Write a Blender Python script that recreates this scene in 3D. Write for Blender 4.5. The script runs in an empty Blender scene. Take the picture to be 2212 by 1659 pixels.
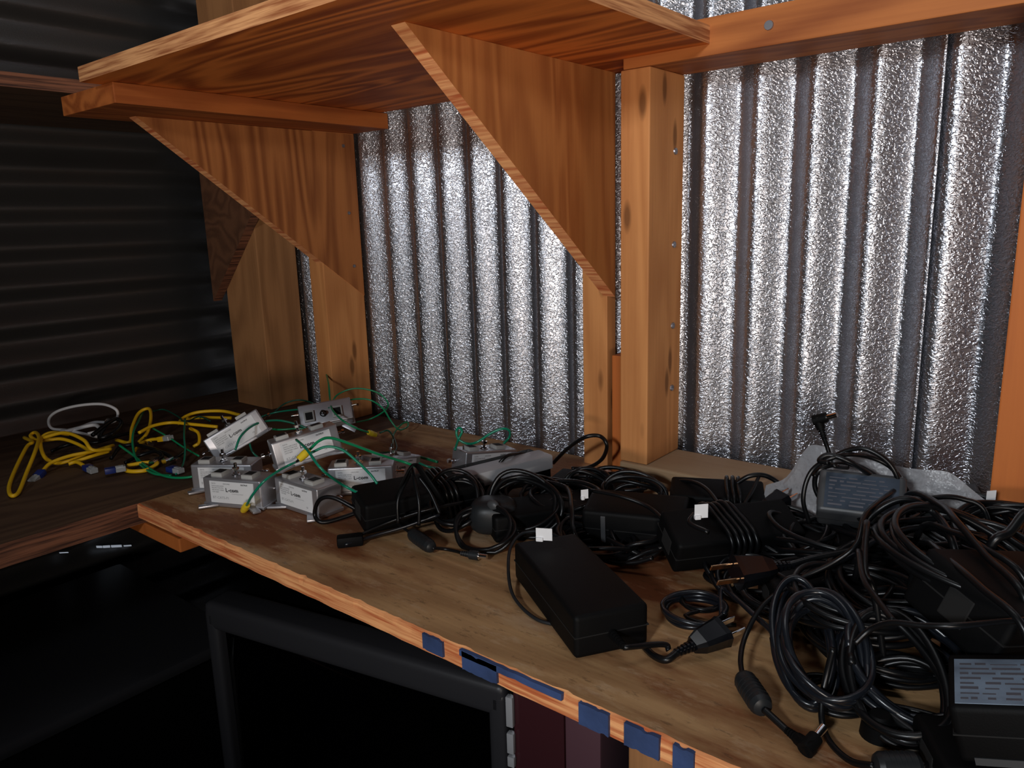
import bpy, bmesh, math, random
from mathutils import Vector, Matrix, noise
R = math.radians
random.seed(7)
S = bpy.context.scene
C = S.collection
V = Vector

# ------------------------------------------------------------------ camera
W_, H_ = 2212.0, 1659.0
YAW, PITCH, ROLL, FPX, EYE = 0.68772215, 0.21178393, -0.02943092, 1645.29, V((0, 0, 0.34))
fwd = V((-math.sin(YAW) * math.cos(PITCH), math.cos(YAW) * math.cos(PITCH), -math.sin(PITCH)))
rt = fwd.cross(V((0, 0, 1))).normalized(); up = rt.cross(fwd)
rx = rt * math.cos(ROLL) + up * math.sin(ROLL); ux = -rt * math.sin(ROLL) + up * math.cos(ROLL)
cam = bpy.data.cameras.new('camera'); co = bpy.data.objects.new('camera', cam); C.objects.link(co)
m = Matrix((rx, ux, -fwd)).transposed().to_4x4(); m.translation = EYE; co.matrix_world = m
cam.sensor_width = 36; cam.lens = 36 * FPX / W_; cam.clip_start = 0.02
S.camera = co

# ------------------------------------------------------------------ light
wd = bpy.data.worlds.new('world'); S.world = wd; wd.use_nodes = True
wd.node_tree.nodes['Background'].inputs[0].default_value = (0.75, 0.85, 1, 1)
wd.node_tree.nodes['Background'].inputs[1].default_value = 0.03
def area(name, loc, target, sx, sy, power, col, spread=180):
    l = bpy.data.lights.new(name, 'AREA'); l.shape = 'RECTANGLE'; l.size = sx; l.size_y = sy
    l.energy = power; l.color = col; l.spread = R(spread)
    o = bpy.data.objects.new(name, l); C.objects.link(o); o.location = loc
    o.rotation_euler = (V(target) - V(loc)).to_track_quat('-Z', 'Y').to_euler()
    return o
area('doorway_daylight', (0.0, -1.25, 0.79), (-0.10, 0.9, 0.30), 0.18, 0.14, 10.5, (0.90, 0.95, 1.0), 80)
area('underside_fill', (0.55, -0.70, 0.14), (-0.60, 0.60, 1.05), 0.35, 0.2, 14, (1.0, 0.88, 0.78), 90)  # unseen fill light, added to brighten the underside of the upper shelf
area('eave_gap_daylight', (-0.35, 0.35, 2.0), (-0.6, 0.9, 0.5), 1.4, 0.2, 4.5, (0.95, 0.97, 1.0), 100)
S.view_settings.view_transform = 'Standard'; S.view_settings.look = 'None'
S.view_settings.exposure = -1.6; S.view_settings.gamma = 1.0; S.view_settings.use_curve_mapping = False

# ------------------------------------------------------------------ picture ray -> point in the place
def ray(px, py):
    return rx * ((px - W_ / 2) / FPX) + ux * (-(py - H_ / 2) / FPX) + fwd
def az(px, py, z=0.0):
    d = ray(px, py); return EYE + d * ((z - EYE.z) / d.z)
def ay(px, py, y):
    d = ray(px, py); return EYE + d * (y / d.y)
def axx(px, py, x):
    d = ray(px, py); return EYE + d * (x / d.x)
def reach(A, px, py, L, far=True):
    d = ray(px, py).normalized(); w = EYE - A; b = w.dot(d); c = w.dot(w) - L * L
    q = b * b - c
    if q < 0: return EYE - d * b
    return EYE + d * (-b + (math.sqrt(q) if far else -math.sqrt(q)))

# ------------------------------------------------------------------ materials
def newmat(name):
    mt = bpy.data.materials.new(name); mt.use_nodes = True
    nt = mt.node_tree; return mt, nt, nt.nodes['Principled BSDF']
def plain(name, col, rough=0.5, metal=0.0, spec=0.5, bump=0.0, bscale=300, var=0.0, coat=0.0, alpha=None, trans=0.0):
    mt, nt, b = newmat(name); N = nt.nodes; L = nt.links
    b.inputs['Base Color'].default_value = (*col, 1); b.inputs['Roughness'].default_value = rough
    b.inputs['Metallic'].default_value = metal; b.inputs['Specular IOR Level'].default_value = spec
    b.inputs['Coat Weight'].default_value = coat; b.inputs['Transmission Weight'].default_value = trans
    tc = N.new('ShaderNodeTexCoord')
    n = N.new('ShaderNodeTexNoise'); n.inputs['Scale'].default_value = bscale; n.inputs['Detail'].default_value = 4
    L.new(tc.outputs['Object'], n.inputs['Vector'])
    if bump >= 1: bscale = 0
    if bump:
        bp = N.new('ShaderNodeBump'); bp.inputs['Strength'].default_value = bump; bp.inputs['Distance'].default_value = 0.0006 if bump < 1 else .006
        L.new(n.outputs['Fac'], bp.inputs['Height']); L.new(bp.outputs[0], b.inputs['Normal'])
    if var:
        n2 = N.new('ShaderNodeTexNoise'); n2.inputs['Scale'].default_value = 25; n2.inputs['Detail'].default_value = 5
        L.new(tc.outputs['Object'], n2.inputs['Vector'])
        r = N.new('ShaderNodeMapRange'); r.inputs['From Min'].default_value = .3; r.inputs['From Max'].default_value = .7
        r.inputs['To Min'].default_value = 1 - var; r.inputs['To Max'].default_value = 1 + var
        L.new(n2.outputs['Fac'], r.inputs['Value'])
        mx = N.new('ShaderNodeVectorMath'); mx.operation = 'SCALE'; mx.inputs[0].default_value = col
        L.new(r.outputs[0], mx.inputs['Scale']); L.new(mx.outputs[0], b.inputs['Base Color'])
    return mt
def wood(name, light, dark, axis='x', freq=1.0, contrast=0.6, stain=None, rough=0.62, knots=False, seed=0.0, fine=1.0, extra=None):
    """procedural softwood: contour bands stretched along `axis`, fine fibres, blotches"""
    mt, nt, b = newmat(name); N = nt.nodes; L = nt.links
    tc = N.new('ShaderNodeTexCoord')
    sc = {'x': (0.9, 7, 7), 'y': (7, 0.9, 7), 'z': (7, 7, 0.9)}[axis]
    mp = N.new('ShaderNodeMapping'); mp.inputs['Scale'].default_value = [s * freq for s in sc]
    mp.inputs['Location'].default_value = (seed, seed * .7, seed * 1.3)
    L.new(tc.outputs['Object'], mp.inputs['Vector'])
    n = N.new('ShaderNodeTexNoise'); n.inputs['Scale'].default_value = 1.6; n.inputs['Detail'].default_value = 2.0; n.inputs['Distortion'].default_value = 0.5
    L.new(mp.outputs[0], n.inputs['Vector'])
    mul = N.new('ShaderNodeMath'); mul.operation = 'MULTIPLY'; mul.inputs[1].default_value = 60
    L.new(n.outputs['Fac'], mul.inputs[0])
    sn = N.new('ShaderNodeMath'); sn.operation = 'SINE'; L.new(mul.outputs[0], sn.inputs[0])
    mr = N.new('ShaderNodeMapRange'); mr.inputs['From Min'].default_value = -1; mr.inputs['From Max'].default_value = 1
    L.new(sn.outputs[0], mr.inputs['Value'])
    f = N.new('ShaderNodeTexNoise'); f.inputs['Scale'].default_value = 1.0; f.inputs['Detail'].default_value = 5
    mp2 = N.new('ShaderNodeMapping'); mp2.inputs['Scale'].default_value = {'x': (8, 260, 260), 'y': (260, 8, 260), 'z': (260, 260, 8)}[axis]
    L.new(tc.outputs['Object'], mp2.inputs['Vector']); L.new(mp2.outputs[0], f.inputs['Vector'])
    big = N.new('ShaderNodeTexNoise'); big.inputs['Scale'].default_value = 5; big.inputs['Detail'].default_value = 6; big.inputs['Roughness'].default_value = .65
    mp3 = N.new('ShaderNodeMapping'); mp3.inputs['Scale'].default_value = {'x': (.6, 2, 2), 'y': (2, .6, 2), 'z': (2, 2, .6)}[axis]
    mp3.inputs['Location'].default_value = (seed * 2, seed, seed)
    L.new(tc.outputs['Object'], mp3.inputs['Vector']); L.new(mp3.outputs[0], big.inputs['Vector'])
    # factor = bands*contrast + fibres*.3 + blotch*.5
    def mad(a, k, c):
        q = N.new('ShaderNodeMath'); q.operation = 'MULTIPLY_ADD'; L.new(a, q.inputs[0]); q.inputs[1].default_value = k
        if isinstance(c, float): q.inputs[2].default_value = c
        else: L.new(c, q.inputs[2])
        return q.outputs[0]
    fac = mad(mr.outputs[0], contrast, 0.0)
    fac = mad(f.outputs['Fac'], 0.5 * fine, fac)
    fac = mad(big.outputs['Fac'], 0.9, fac)
    fac = mad(fac, 1.0, -0.45 - 0.25 * fine)
    cr = N.new('ShaderNodeMix'); cr.data_type = 'RGBA'; cr.clamp_factor = True
    cr.inputs['A'].default_value = (*light, 1); cr.inputs['B'].default_value = (*dark, 1)
    L.new(fac, cr.inputs['Factor'])
    out = cr.outputs['Result']
    if stain:
        sn2 = N.new('ShaderNodeTexNoise'); sn2.inputs['Scale'].default_value = 4.2; sn2.inputs['Detail'].default_value = 7; sn2.inputs['Roughness'].default_value = .6
        mp4 = N.new('ShaderNodeMapping'); mp4.inputs['Location'].default_value = (3 + seed, 1, 0); mp4.inputs['Scale'].default_value = (0.7, 2.6, 1) if axis == 'x' else (2.6, .7, 1)
        L.new(tc.outputs['Object'], mp4.inputs['Vector']); L.new(mp4.outputs[0], sn2.inputs['Vector'])
        r2 = N.new('ShaderNodeMapRange'); r2.inputs['From Min'].default_value = .48; r2.inputs['From Max'].default_value = .58; r2.inputs['To Max'].default_value = .9
        L.new(sn2.outputs['Fac'], r2.inputs['Value'])
        c2 = N.new('ShaderNodeMix'); c2.data_type = 'RGBA'; L.new(r2.outputs[0], c2.inputs['Factor']); L.new(out, c2.inputs['A'])
        c2.inputs['B'].default_value = (*stain, 1); out = c2.outputs['Result']
        for (scl, lo_, hi_, amt, colr) in ((55, .55, .70, .5, (.62, .44, .27)), (150, .58, .66, .45, (.06, .03, .015)), (10, .52, .64, .55, (.58, .42, .27))):
            sp = N.new('ShaderNodeTexNoise'); sp.inputs['Scale'].default_value = scl; sp.inputs['Detail'].default_value = 6; sp.inputs['Roughness'].default_value = .7
            mp6 = N.new('ShaderNodeMapping'); mp6.inputs['Scale'].default_value = (.35, 1, 1); L.new(tc.outputs['Object'], mp6.inputs['Vector']); L.new(mp6.outputs[0], sp.inputs['Vector'])
            rs = N.new('ShaderNodeMapRange'); rs.inputs['From Min'].default_value = lo_; rs.inputs['From Max'].default_value = hi_; rs.inputs['To Max'].default_value = amt
            L.new(sp.outputs['Fac'], rs.inputs['Value'])
            cs = N.new('ShaderNodeMix'); cs.data_type = 'RGBA'; L.new(rs.outputs[0], cs.inputs['Factor']); L.new(out, cs.inputs['A']); cs.inputs['B'].default_value = (*colr, 1); out = cs.outputs['Result']
    if knots:
        vo = N.new('ShaderNodeTexVoronoi'); vo.inputs['Scale'].default_value = 1.0
        mp5 = N.new('ShaderNodeMapping'); mp5.inputs['Scale'].default_value = {'x': (9, 30, 30), 'y': (30, 9, 30), 'z': (30, 30, 9)}[axis]
        L.new(tc.outputs['Object'], mp5.inputs['Vector']); L.new(mp5.outputs[0], vo.inputs['Vector'])
        r3 = N.new('ShaderNodeMapRange'); r3.inputs['From Min'].default_value = .10; r3.inputs['From Max'].default_value = .2; r3.inputs['To Min'].default_value = .7; r3.inputs['To Max'].default_value = 0
        L.new(vo.outputs['Distance'], r3.inputs['Value'])
        c3 = N.new('ShaderNodeMix'); c3.data_type = 'RGBA'; L.new(r3.outputs[0], c3.inputs['Factor']); L.new(out, c3.inputs['A'])
        c3.inputs['B'].default_value = (dark[0] * .3, dark[1] * .3, dark[2] * .3, 1); out = c3.outputs['Result']
    L.new(out, b.inputs['Base Color']); b.inputs['Roughness'].default_value = rough; b.inputs['Specular IOR Level'].default_value = .3
    bp = N.new('ShaderNodeBump'); bp.inputs['Strength'].default_value = .35; bp.inputs['Distance'].default_value = .0008
    L.new(fac, bp.inputs['Height']); L.new(bp.outputs[0], b.inputs['Normal'])
    return mt
def laminated(name, cols, axis_n='z', pitch=0.0045):
    """plywood edge: thin plies stacked along z, ragged"""
    mt, nt, b = newmat(name); N = nt.nodes; L = nt.links
    tc = N.new('ShaderNodeTexCoord')
    mp = N.new('ShaderNodeMapping'); mp.inputs['Scale'].default_value = (14, 14, 330)
    L.new(tc.outputs['Object'], mp.inputs['Vector'])
    n = N.new('ShaderNodeTexNoise'); n.inputs['Scale'].default_value = 1; n.inputs['Detail'].default_value = 5; L.new(mp.outputs[0], n.inputs['Vector'])
    cr = N.new('ShaderNodeValToRGB'); e = cr.color_ramp.elements
    e[0].position = .34; e[0].color = (*cols[0], 1); e[1].position = .62; e[1].color = (*cols[1], 1)
    L.new(n.outputs['Fac'], cr.inputs[0]); L.new(cr.outputs[0], b.inputs['Base Color']); b.inputs['Roughness'].default_value = .75
    bp = N.new('ShaderNodeBump'); bp.inputs['Strength'].default_value = .6; bp.inputs['Distance'].default_value = .001
    L.new(n.outputs['Fac'], bp.inputs['Height']); L.new(bp.outputs[0], b.inputs['Normal'])
    return mt
def embossed(name, col, rough, metal, bump, scale=260, dist=.0016):
    mt, nt, b = newmat(name); N = nt.nodes; L = nt.links
    tc = N.new('ShaderNodeTexCoord')
    wn = N.new('ShaderNodeTexNoise'); wn.inputs['Scale'].default_value = scale; wn.inputs['Detail'].default_value = 1.5; wn.inputs['Distortion'].default_value = .9
    mpe = N.new('ShaderNodeMapping'); mpe.inputs['Scale'].default_value = (.62, 1, 1.1); L.new(tc.outputs['Object'], mpe.inputs['Vector']); L.new(mpe.outputs[0], wn.inputs['Vector'])
    r = N.new('ShaderNodeMapRange'); r.inputs['From Min'].default_value = .40; r.inputs['From Max'].default_value = .62; r.interpolation_type = 'SMOOTHSTEP'
    L.new(wn.outputs['Fac'], r.inputs['Value'])
    bp = N.new('ShaderNodeBump'); bp.inputs['Strength'].default_value = bump; bp.inputs['Distance'].default_value = dist
    L.new(r.outputs[0], bp.inputs['Height']); L.new(bp.outputs[0], b.inputs['Normal'])
    big = N.new('ShaderNodeTexNoise'); big.inputs['Scale'].default_value = 6; big.inputs['Detail'].default_value = 6
    L.new(tc.outputs['Object'], big.inputs['Vector'])
    c = N.new('ShaderNodeMix'); c.data_type = 'RGBA'; L.new(big.outputs['Fac'], c.inputs['Factor'])
    c.inputs['A'].default_value = (col[0] * .8, col[1] * .8, col[2] * .8, 1); c.inputs['B'].default_value = (*col, 1)
    L.new(c.outputs['Result'], b.inputs['Base Color'])
    b.inputs['Metallic'].default_value = metal; b.inputs['Roughness'].default_value = rough
    return mt

M = {}
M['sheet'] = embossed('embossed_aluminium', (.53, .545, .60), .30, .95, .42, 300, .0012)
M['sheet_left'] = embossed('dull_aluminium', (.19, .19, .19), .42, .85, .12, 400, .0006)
M['ply_under'] = wood('plywood_underside', (.86, .25, .045), (.30, .055, .008), 'x', .8, .85, seed=2)
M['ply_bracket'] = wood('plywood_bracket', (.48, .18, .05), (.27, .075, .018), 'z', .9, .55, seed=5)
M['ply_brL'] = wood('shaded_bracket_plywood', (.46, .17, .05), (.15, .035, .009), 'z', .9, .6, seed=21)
M['ply_cleat'] = wood('cleat_wood', (.50, .15, .035), (.20, .04, .008), 'y', .8, .6, seed=31)
M['ply_top'] = wood('worn_plywood_top', (.50, .295, .135), (.24, .115, .045), 'x', .7, .5, stain=(.19, .055, .017), seed=1, rough=.7)
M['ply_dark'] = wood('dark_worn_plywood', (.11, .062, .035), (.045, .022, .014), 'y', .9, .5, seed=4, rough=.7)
M['edge'] = laminated('plywood_edge', ((.55, .13, .038), (1, .47, .19)))
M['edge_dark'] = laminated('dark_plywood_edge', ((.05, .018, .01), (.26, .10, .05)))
M['edge_pale'] = laminated('pale_plywood_edge', ((.34, .11, .035), (.80, .40, .17)))
M['lumber'] = wood('framing_lumber', (.66, .29, .10), (.36, .12, .033), 'z', .55, .35, knots=True, seed=3)
M['lumber_x'] = wood('framing_lumber_lying', (.50, .168, .043), (.22, .052, .012), 'x', 1.2, .6, seed=8)
M['lumber_dark'] = wood('dark_lumber', (.44, .21, .085), (.19, .08, .03), 'z', .7, .4, seed=9)
M['lumber_orange'] = wood('orange_lumber', (.55, .16, .035), (.35, .085, .02), 'z', .6, .3, seed=11)
M['girt_dark'] = wood('dark_girt', (.16, .07, .035), (.05, .02, .012), 'y', .9, .5, seed=12)
M['sill'] = wood('sill_lumber', (.42, .28, .16), (.30, .16, .08), 'x', .6, .35, seed=13)
M['blue'] = plain('blue_paint', (.035, .065, .17), .7, bump=.4, var=.35)
M['black'] = plain('black_plastic', (.0026, .0027, .003), .6, spec=.13, bump=.15, bscale=900, var=.2)
M['blackgloss'] = plain('glossy_black_plastic', (.004, .0045, .006), .18, spec=.4)
M['rubber'] = plain('black_cable_rubber', (.0035, .0038, .0045), .34, spec=.4)
M['rubber_blue'] = plain('bluish_black_rubber', (.007, .009, .013), .28, spec=.6)
M['greyrub'] = plain('grey_black_rubber', (.013, .015, .017), .42, spec=.35)
M['grey'] = plain('grey_plastic', (.05, .053, .057), .45)
M['silver'] = plain('silver_plastic', (.42, .43, .45), .4, metal=.1)
M['case'] = plain('aluminium_case', (.50, .50, .53), .38, metal=.75, bump=.1, bscale=200, var=.12)
M['casedark'] = plain('shaded_case_metal', (.36, .36, .38), .45, metal=.6, var=.12)
M['chrome'] = plain('bright_chrome', (.85, .85, .87), .12, metal=1)
M['brass'] = plain('brass_prong', (.75, .45, .25), .25, metal=1)
M['jack'] = plain('jack_plastic', (.45, .45, .43), .5)
M['dark'] = plain('dark_hole', (.004, .004, .004), .8)
M['label'] = plain('white_label', (.80, .82, .84), .5)
M['label_blue'] = plain('bluish_label', (.22, .29, .38), .45, var=.35)
M['label_dark'] = plain('dark_bluish_label', (.045, .06, .085), .3, var=.5)
M['ink'] = plain('label_ink', (.10, .10, .12), .6)
M['inkblack'] = plain('logo_ink', (.01, .01, .015), .5)
M['inkgrey'] = plain('faint_ink', (.35, .36, .38), .6)
M['green'] = plain('green_wire', (.005, .28, .11), .3, spec=.6)
M['greendark'] = plain('dark_green_wire', (.003, .085, .05), .35)
M['teal'] = plain('teal_green_wire', (.004, .23, .13), .28, spec=.6)
M['yellow'] = plain('yellow_cable', (.92, .55, .01), .42)
M['yellowterm'] = plain('yellow_terminal', (.85, .62, .03), .35)
M['whitecable'] = plain('white_cable', (.9, .92, .95), .42)
M['bluebt'] = plain('blue_boot', (.012, .03, .19), .4)
M['clear'] = plain('clear_plug_plastic', (.55, .58, .60), .15, trans=.35)
M['tag'] = plain('white_paper_tag', (.85, .86, .88), .6)
M['paper'] = plain('cloudy_plastic_film', (.62, .62, .64), .32, bump=1.0, bscale=38, trans=.15)
M['pink'] = plain('pinkish_crumb', (.60, .40, .32), .7, bump=.5)
M['nail'] = plain('nail_head_steel', (.42, .42, .45), .35, metal=.9)
M['tvbody'] = plain('dark_tv_plastic', (.0018, .0018, .002), .5, spec=.2, bump=.1)
M['bezel'] = plain('grey_black_bezel', (.032, .032, .036), .4, spec=.4)
M['screen'] = plain('dark_screen_glass', (.001, .001, .0014), .07, spec=.5)
M['maroon'] = plain('maroon_gloss_panel', (.055, .016, .02), .2, spec=.6)
M['maroon2'] = plain('dusty_maroon_panel', (.12, .055, .07), .4)
M['floor'] = plain('dark_plank_floor', (.012, .009, .008), .8, var=.3)
M['ceil'] = plain('dark_ceiling', (.08, .07, .06), .8, var=.2)
mt, nt, b = newmat('glint_glow'); b.inputs['Emission Color'].default_value = (.75, .85, 1, 1); b.inputs['Emission Strength'].default_value = .8
M['glint'] = mt  # emission for the added glint strips, no real opening behind them

# ------------------------------------------------------------------ helpers
def put(o, bm, mats, smooth=True, parent=None):
    pass
def obj(name, bm, mat, parent=None, smooth=None):
    me = bpy.data.meshes.new(name); bmesh.ops.recalc_face_normals(bm, faces=bm.faces[:]); bm.to_mesh(me); bm.free()
    for q in (mat if isinstance(mat, (list, tuple)) else [mat]): me.materials.append(M[q] if isinstance(q, str) else q)
    o = bpy.data.objects.new(name, me); C.objects.link(o)
    if parent is not None: o.parent = parent
    if smooth:
        for p in me.polygons: p.use_smooth = True
        if smooth != 'all':
            try: me.set_sharp_from_angle(angle=R(smooth if isinstance(smooth, (int, float)) and smooth > 1 else 35))
            except Exception: pass
    return o
def tag(o, label=None, cat=None, group=None, kind=None):
    if label: o['label'] = label
    if cat: o['category'] = cat
    if group: o['group'] = group
    if kind: o['kind'] = kind
    return o
def thing(name, label, cat, loc, mat3=None, group=None):
    o = bpy.data.objects.new(name, None); C.objects.link(o); o.empty_display_size = .02
    if mat3 is not None: mw = mat3.to_4x4(); mw.translation = V(loc); o.matrix_world = mw
    else: o.location = loc
    return tag(o, label, cat, group)
def box(bm, lo, hi, bev=0.0, seg=2, mi=0, rot=None, at=None):
    r = bmesh.ops.create_cube(bm, size=1.0); vs = r['verts']
    lo = V(lo); hi = V(hi); c = (lo + hi) / 2; s = hi - lo
    for v in vs: v.co = V((v.co.x * s.x, v.co.y * s.y, v.co.z * s.z)) + c
    fs = list({f for v in vs for f in v.link_faces})
    for f in fs: f.material_index = mi
    if bev:
        es = list({e for v in vs for e in v.link_edges})
        rr = bmesh.ops.bevel(bm, geom=es, offset=bev, segments=seg, affect='EDGES', profile=.6)
        vs = list({v for f in rr['faces'] for v in f.verts} | {v for v in vs if v.is_valid})
    if rot is not None or at is not None:
        mw = (rot or Matrix.Identity(3)).to_4x4(); mw.translation = V(at or (0, 0, 0))
        vs = [v for v in vs if v.is_valid]
        allv = set(vs)
        for v in list(vs):
            for f in v.link_faces:
                for w in f.verts: allv.add(w)
        bmesh.ops.transform(bm, matrix=mw, verts=list(allv))
    return bm
def BX(lo, hi, bev=0.0, seg=2): return box(bmesh.new(), lo, hi, bev, seg)
def cyl(bm, a, b_, r1, r2=None, seg=14, cap=True, mi=0):
    a = V(a); b_ = V(b_); r2 = r1 if r2 is None else r2
    d = (b_ - a).normalized(); u = d.orthogonal().normalized(); w = d.cross(u)
    A = [bm.verts.new(a + (u * math.cos(t) + w * math.sin(t)) * r1) for t in [2 * math.pi * i / seg for i in range(seg)]]
    B = [bm.verts.new(b_ + (u * math.cos(t) + w * math.sin(t)) * r2) for t in [2 * math.pi * i / seg for i in range(seg)]]
    for i in range(seg):
        f = bm.faces.new((A[i], A[(i + 1) % seg], B[(i + 1) % seg], B[i])); f.material_index = mi
    if cap:
        f = bm.faces.new(A[::-1]); f.material_index = mi; f = bm.faces.new(B); f.material_index = mi
    return bm
def spline(pts, n=8):
    P = [V(p) for p in pts]
    if len(P) < 3: return P
    P = [P[0] * 2 - P[1]] + P + [P[-1] * 2 - P[-2]]
    out = []
    for i in range(1, len(P) - 2):
        p0, p1, p2, p3 = P[i - 1:i + 3]
        # centripetal-ish (uniform with chord clamp)
        for k in range(n):
            t = k / n; t2 = t * t; t3 = t2 * t
            out.append(.5 * ((2 * p1) + (p2 - p0) * t + (2 * p0 - 5 * p1 + 4 * p2 - p3) * t2 + (3 * p1 - p0 - 3 * p2 + p3) * t3))
    out.append(P[-2]); return out
def sweep(bm, pts, r, seg=8, flat=1.0, n=8, raw=False, floor=True, mi=0):
    Q = pts if raw else spline(pts, n)
    if floor:
        Q = [V((q.x, q.y, max(q.z, r * 1.02))) for q in Q]
    Q2 = [Q[0]]
    for q in Q[1:]:
        if (q - Q2[-1]).length > 1e-4: Q2.append(q)
    Q = Q2; t0 = (Q[1] - Q[0]).normalized(); u = t0.orthogonal().normalized(); rings = []
    for i, q in enumerate(Q):
        t = (Q[min(i + 1, len(Q) - 1)] - Q[max(i - 1, 0)]).normalized()
        u = (u - t * u.dot(t));
        u = u.normalized() if u.length > 1e-6 else t.orthogonal().normalized()
        w = t.cross(u); rr = r(i / (len(Q) - 1)) if callable(r) else r
        rings.append([bm.verts.new(q + (u * math.cos(a) * rr + w * math.sin(a) * rr * flat)) for a in [2 * math.pi * k / seg for k in range(seg)]])
    for A, B in zip(rings, rings[1:]):
        for k in range(seg):
            f = bm.faces.new((A[k], A[(k + 1) % seg], B[(k + 1) % seg], B[k])); f.material_index = mi
    bm.faces.new(rings[0][::-1]); bm.faces.new(rings[-1])
    return bm
def cable(name, pts, r, mat, parent=None, label=None, cat=None, group=None, flat=1.0, n=8, seg=8, inv=None):
    if inv is not None: pass
    bm = sweep(bmesh.new(), pts, r, seg, flat, n)
    if parent is not None:
        bpy.context.view_layer.update() if False else None
        bmesh.ops.transform(bm, matrix=parent_world(parent).inverted(), verts=bm.verts[:])
    o = obj(name, bm, mat, parent, 'all')
    if cat: tag(o, label, cat, group)
    elif label: o['label'] = label
    return o
def parent_world(p):
    return p.matrix_basis if p.parent is None else parent_world(p.parent) @ p.matrix_basis
def wobj(name, bm, mat, parent, smooth=None, label=None):
    """mesh given in place coordinates, parented to `parent`"""
    bmesh.ops.transform(bm, matrix=parent_world(parent).inverted(), verts=bm.verts[:])
    o = obj(name, bm, mat, parent, smooth)
    if label: o['label'] = label
    return o
def struct(name, bm, mat, smooth=None):
    return tag(obj(name, bm, mat, None, smooth), kind='structure')
def rotz(a): return Matrix.Rotation(R(a), 3, 'Z')
def frame(xdir, upv=V((0, 0, 1)), roll=0):
    x = V(xdir).normalized(); y = upv.cross(x).normalized(); z = x.cross(y)
    mt3 = Matrix((x, y, z)).transposed()
    return mt3 @ Matrix.Rotation(R(roll), 3, 'X')

# ------------------------------------------------------------------ the shed
YS = 0.893; XL = -1.50; ZF = -0.68; ZC = 2.2
def corr(length, height, pitch, amp, phase, seg=14, dent=0.0, sd=0):
    """corrugated sheet: waves across u (0..length), runs up v (0..height); returns list of (u, v, d)"""
    nu = int(length / pitch * seg); out = []; vs = [0, .12, .3, .5, .62, .68, .75, .85, 1.0]
    nv = 24
    for j in range(nv + 1):
        row = []
        for i in range(nu + 1):
            u = length * i / nu; v = height * j / nv
            q = ((u - phase) / pitch + .3) % 1.0
            s = math.sin((q - .3) / .3 * math.pi / 2) * .5 + (q - .3) / .3 * .5 if q < .6 else .5 * math.cos((q - .6) / .4 * math.pi) + .5 * (1 - (q - .6) / .2)
            d = amp * s
            if dent: d += dent * noise.noise(V((u * 4 + sd, v * 2.2, sd)))
            row.append((u, v, d))
        out.append(row)
    return out
def sheet(name, rows, fn, mat):
    bm = bmesh.new(); g = [[bm.verts.new(fn(*p)) for p in r] for r in rows]
    for A, B in zip(g, g[1:]):
        for i in range(len(A) - 1): bm.faces.new((A[i], A[i + 1], B[i + 1], B[i]))
    o = struct(name, bm, mat, 'all')
    sm = o.modifiers.new('thickness', 'SOLIDIFY'); sm.thickness = .0012; sm.offset = 1 if 'left' not in name else 1
    return o
A_ = .0105
PIT = .0635
sheet('wall_back', corr(-.168 - XL + .01, ZC - ZF, PIT, A_, -1.038 - (XL - .01), dent=.0015, sd=1), lambda u, v, d: V((XL - .01 + u, YS + .009 + d, ZF + v)), 'sheet')
sheet('wall_back_right', corr(1.7, ZC - ZF, .068, A_ * .85, -.138 + .175, dent=.005, sd=7), lambda u, v, d: V((-.175 + u, YS + .006 + d, ZF + v)), 'sheet')
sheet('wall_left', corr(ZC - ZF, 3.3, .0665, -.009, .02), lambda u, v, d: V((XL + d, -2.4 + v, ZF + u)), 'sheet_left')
struct('floor', BX((-1.6, -2.4, ZF - .05), (1.7, 1.0, ZF)), 'floor')
struct('ceiling', BX((-1.6, -2.4, ZC), (1.7, 1.0, ZC + .03)), 'ceil')
struct('wall_front', BX((-1.6, -2.43, ZF), (1.7, -2.4, ZC)), 'ceil')
struct('wall_right', BX((1.6, -2.4, ZF), (1.63, 1.0, ZC)), 'ceil')

def nails(parent, pts, d, r=.0042):
    for p in pts:
        bm = bmesh.new(); cyl(bm, V(p), V(p) + V(d) * .0016, r, r * .9, 12)
        wobj('nail', bm, 'nail', parent, label='round grey nail head')
def board(name, label, cat, lo, hi, mat, bev=.0015, group=None):
    lo = V(lo); hi = V(hi); c = V(((lo.x + hi.x) / 2, (lo.y + hi.y) / 2, lo.z))
    o = obj(name, BX(lo - c, hi - c, bev), mat); o.location = c
    return tag(o, label, cat, group)
# studs and girts
st = thing('wall_stud', 'tall thick wooden stud with nails and knots beside the large triangular bracket', 'wooden post', (-.464, .846, .0385))
wobj('post', BX((-.483, .80, .0385), (-.445, .884, .503), .0015), 'lumber', st)
nails(st, [(-.445, .862, z) for z in (.125, .205, .305, .415)], (1, 0, 0))
st2 = board('wall_stud', 'narrow straight-grained stud set back against the metal wall left of the thick nailed post', 'wooden post', (-.580, .862, 0), (-.541, .884, 1.2), 'lumber')
board('spacer_block', 'small reddish wooden block wedged between the narrow stud and the thick post', 'wood block', (-.517, .835, 0), (-.4845, .884, .165), 'lumber_orange')
board('wall_stud', 'wooden stud behind the left triangular bracket and green wires', 'wooden post', (-1.097, .80, 0), (-1.059, .884, ZC), 'lumber')
board('wall_stud', 'wooden corner post where the dark metal wall meets the bright one', 'wooden post', (-1.366, .80, 0), (-1.251, .884, ZC), 'lumber_dark')
board('wall_stud', 'bright orange wooden post at the right edge of the photo', 'wooden post', (-.084, .80, .0385), (.005, .884, .503), 'lumber_orange')
g = board('wall_girt', 'horizontal two-by-four beam with a nail running right from the upper shelf', 'wooden beam', (-.48, .80, .5035), (.9, .884, .5415), 'lumber_x')
nails(g, [(-.312, .80, .5225)], (0, -1, 0), .005)
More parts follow.
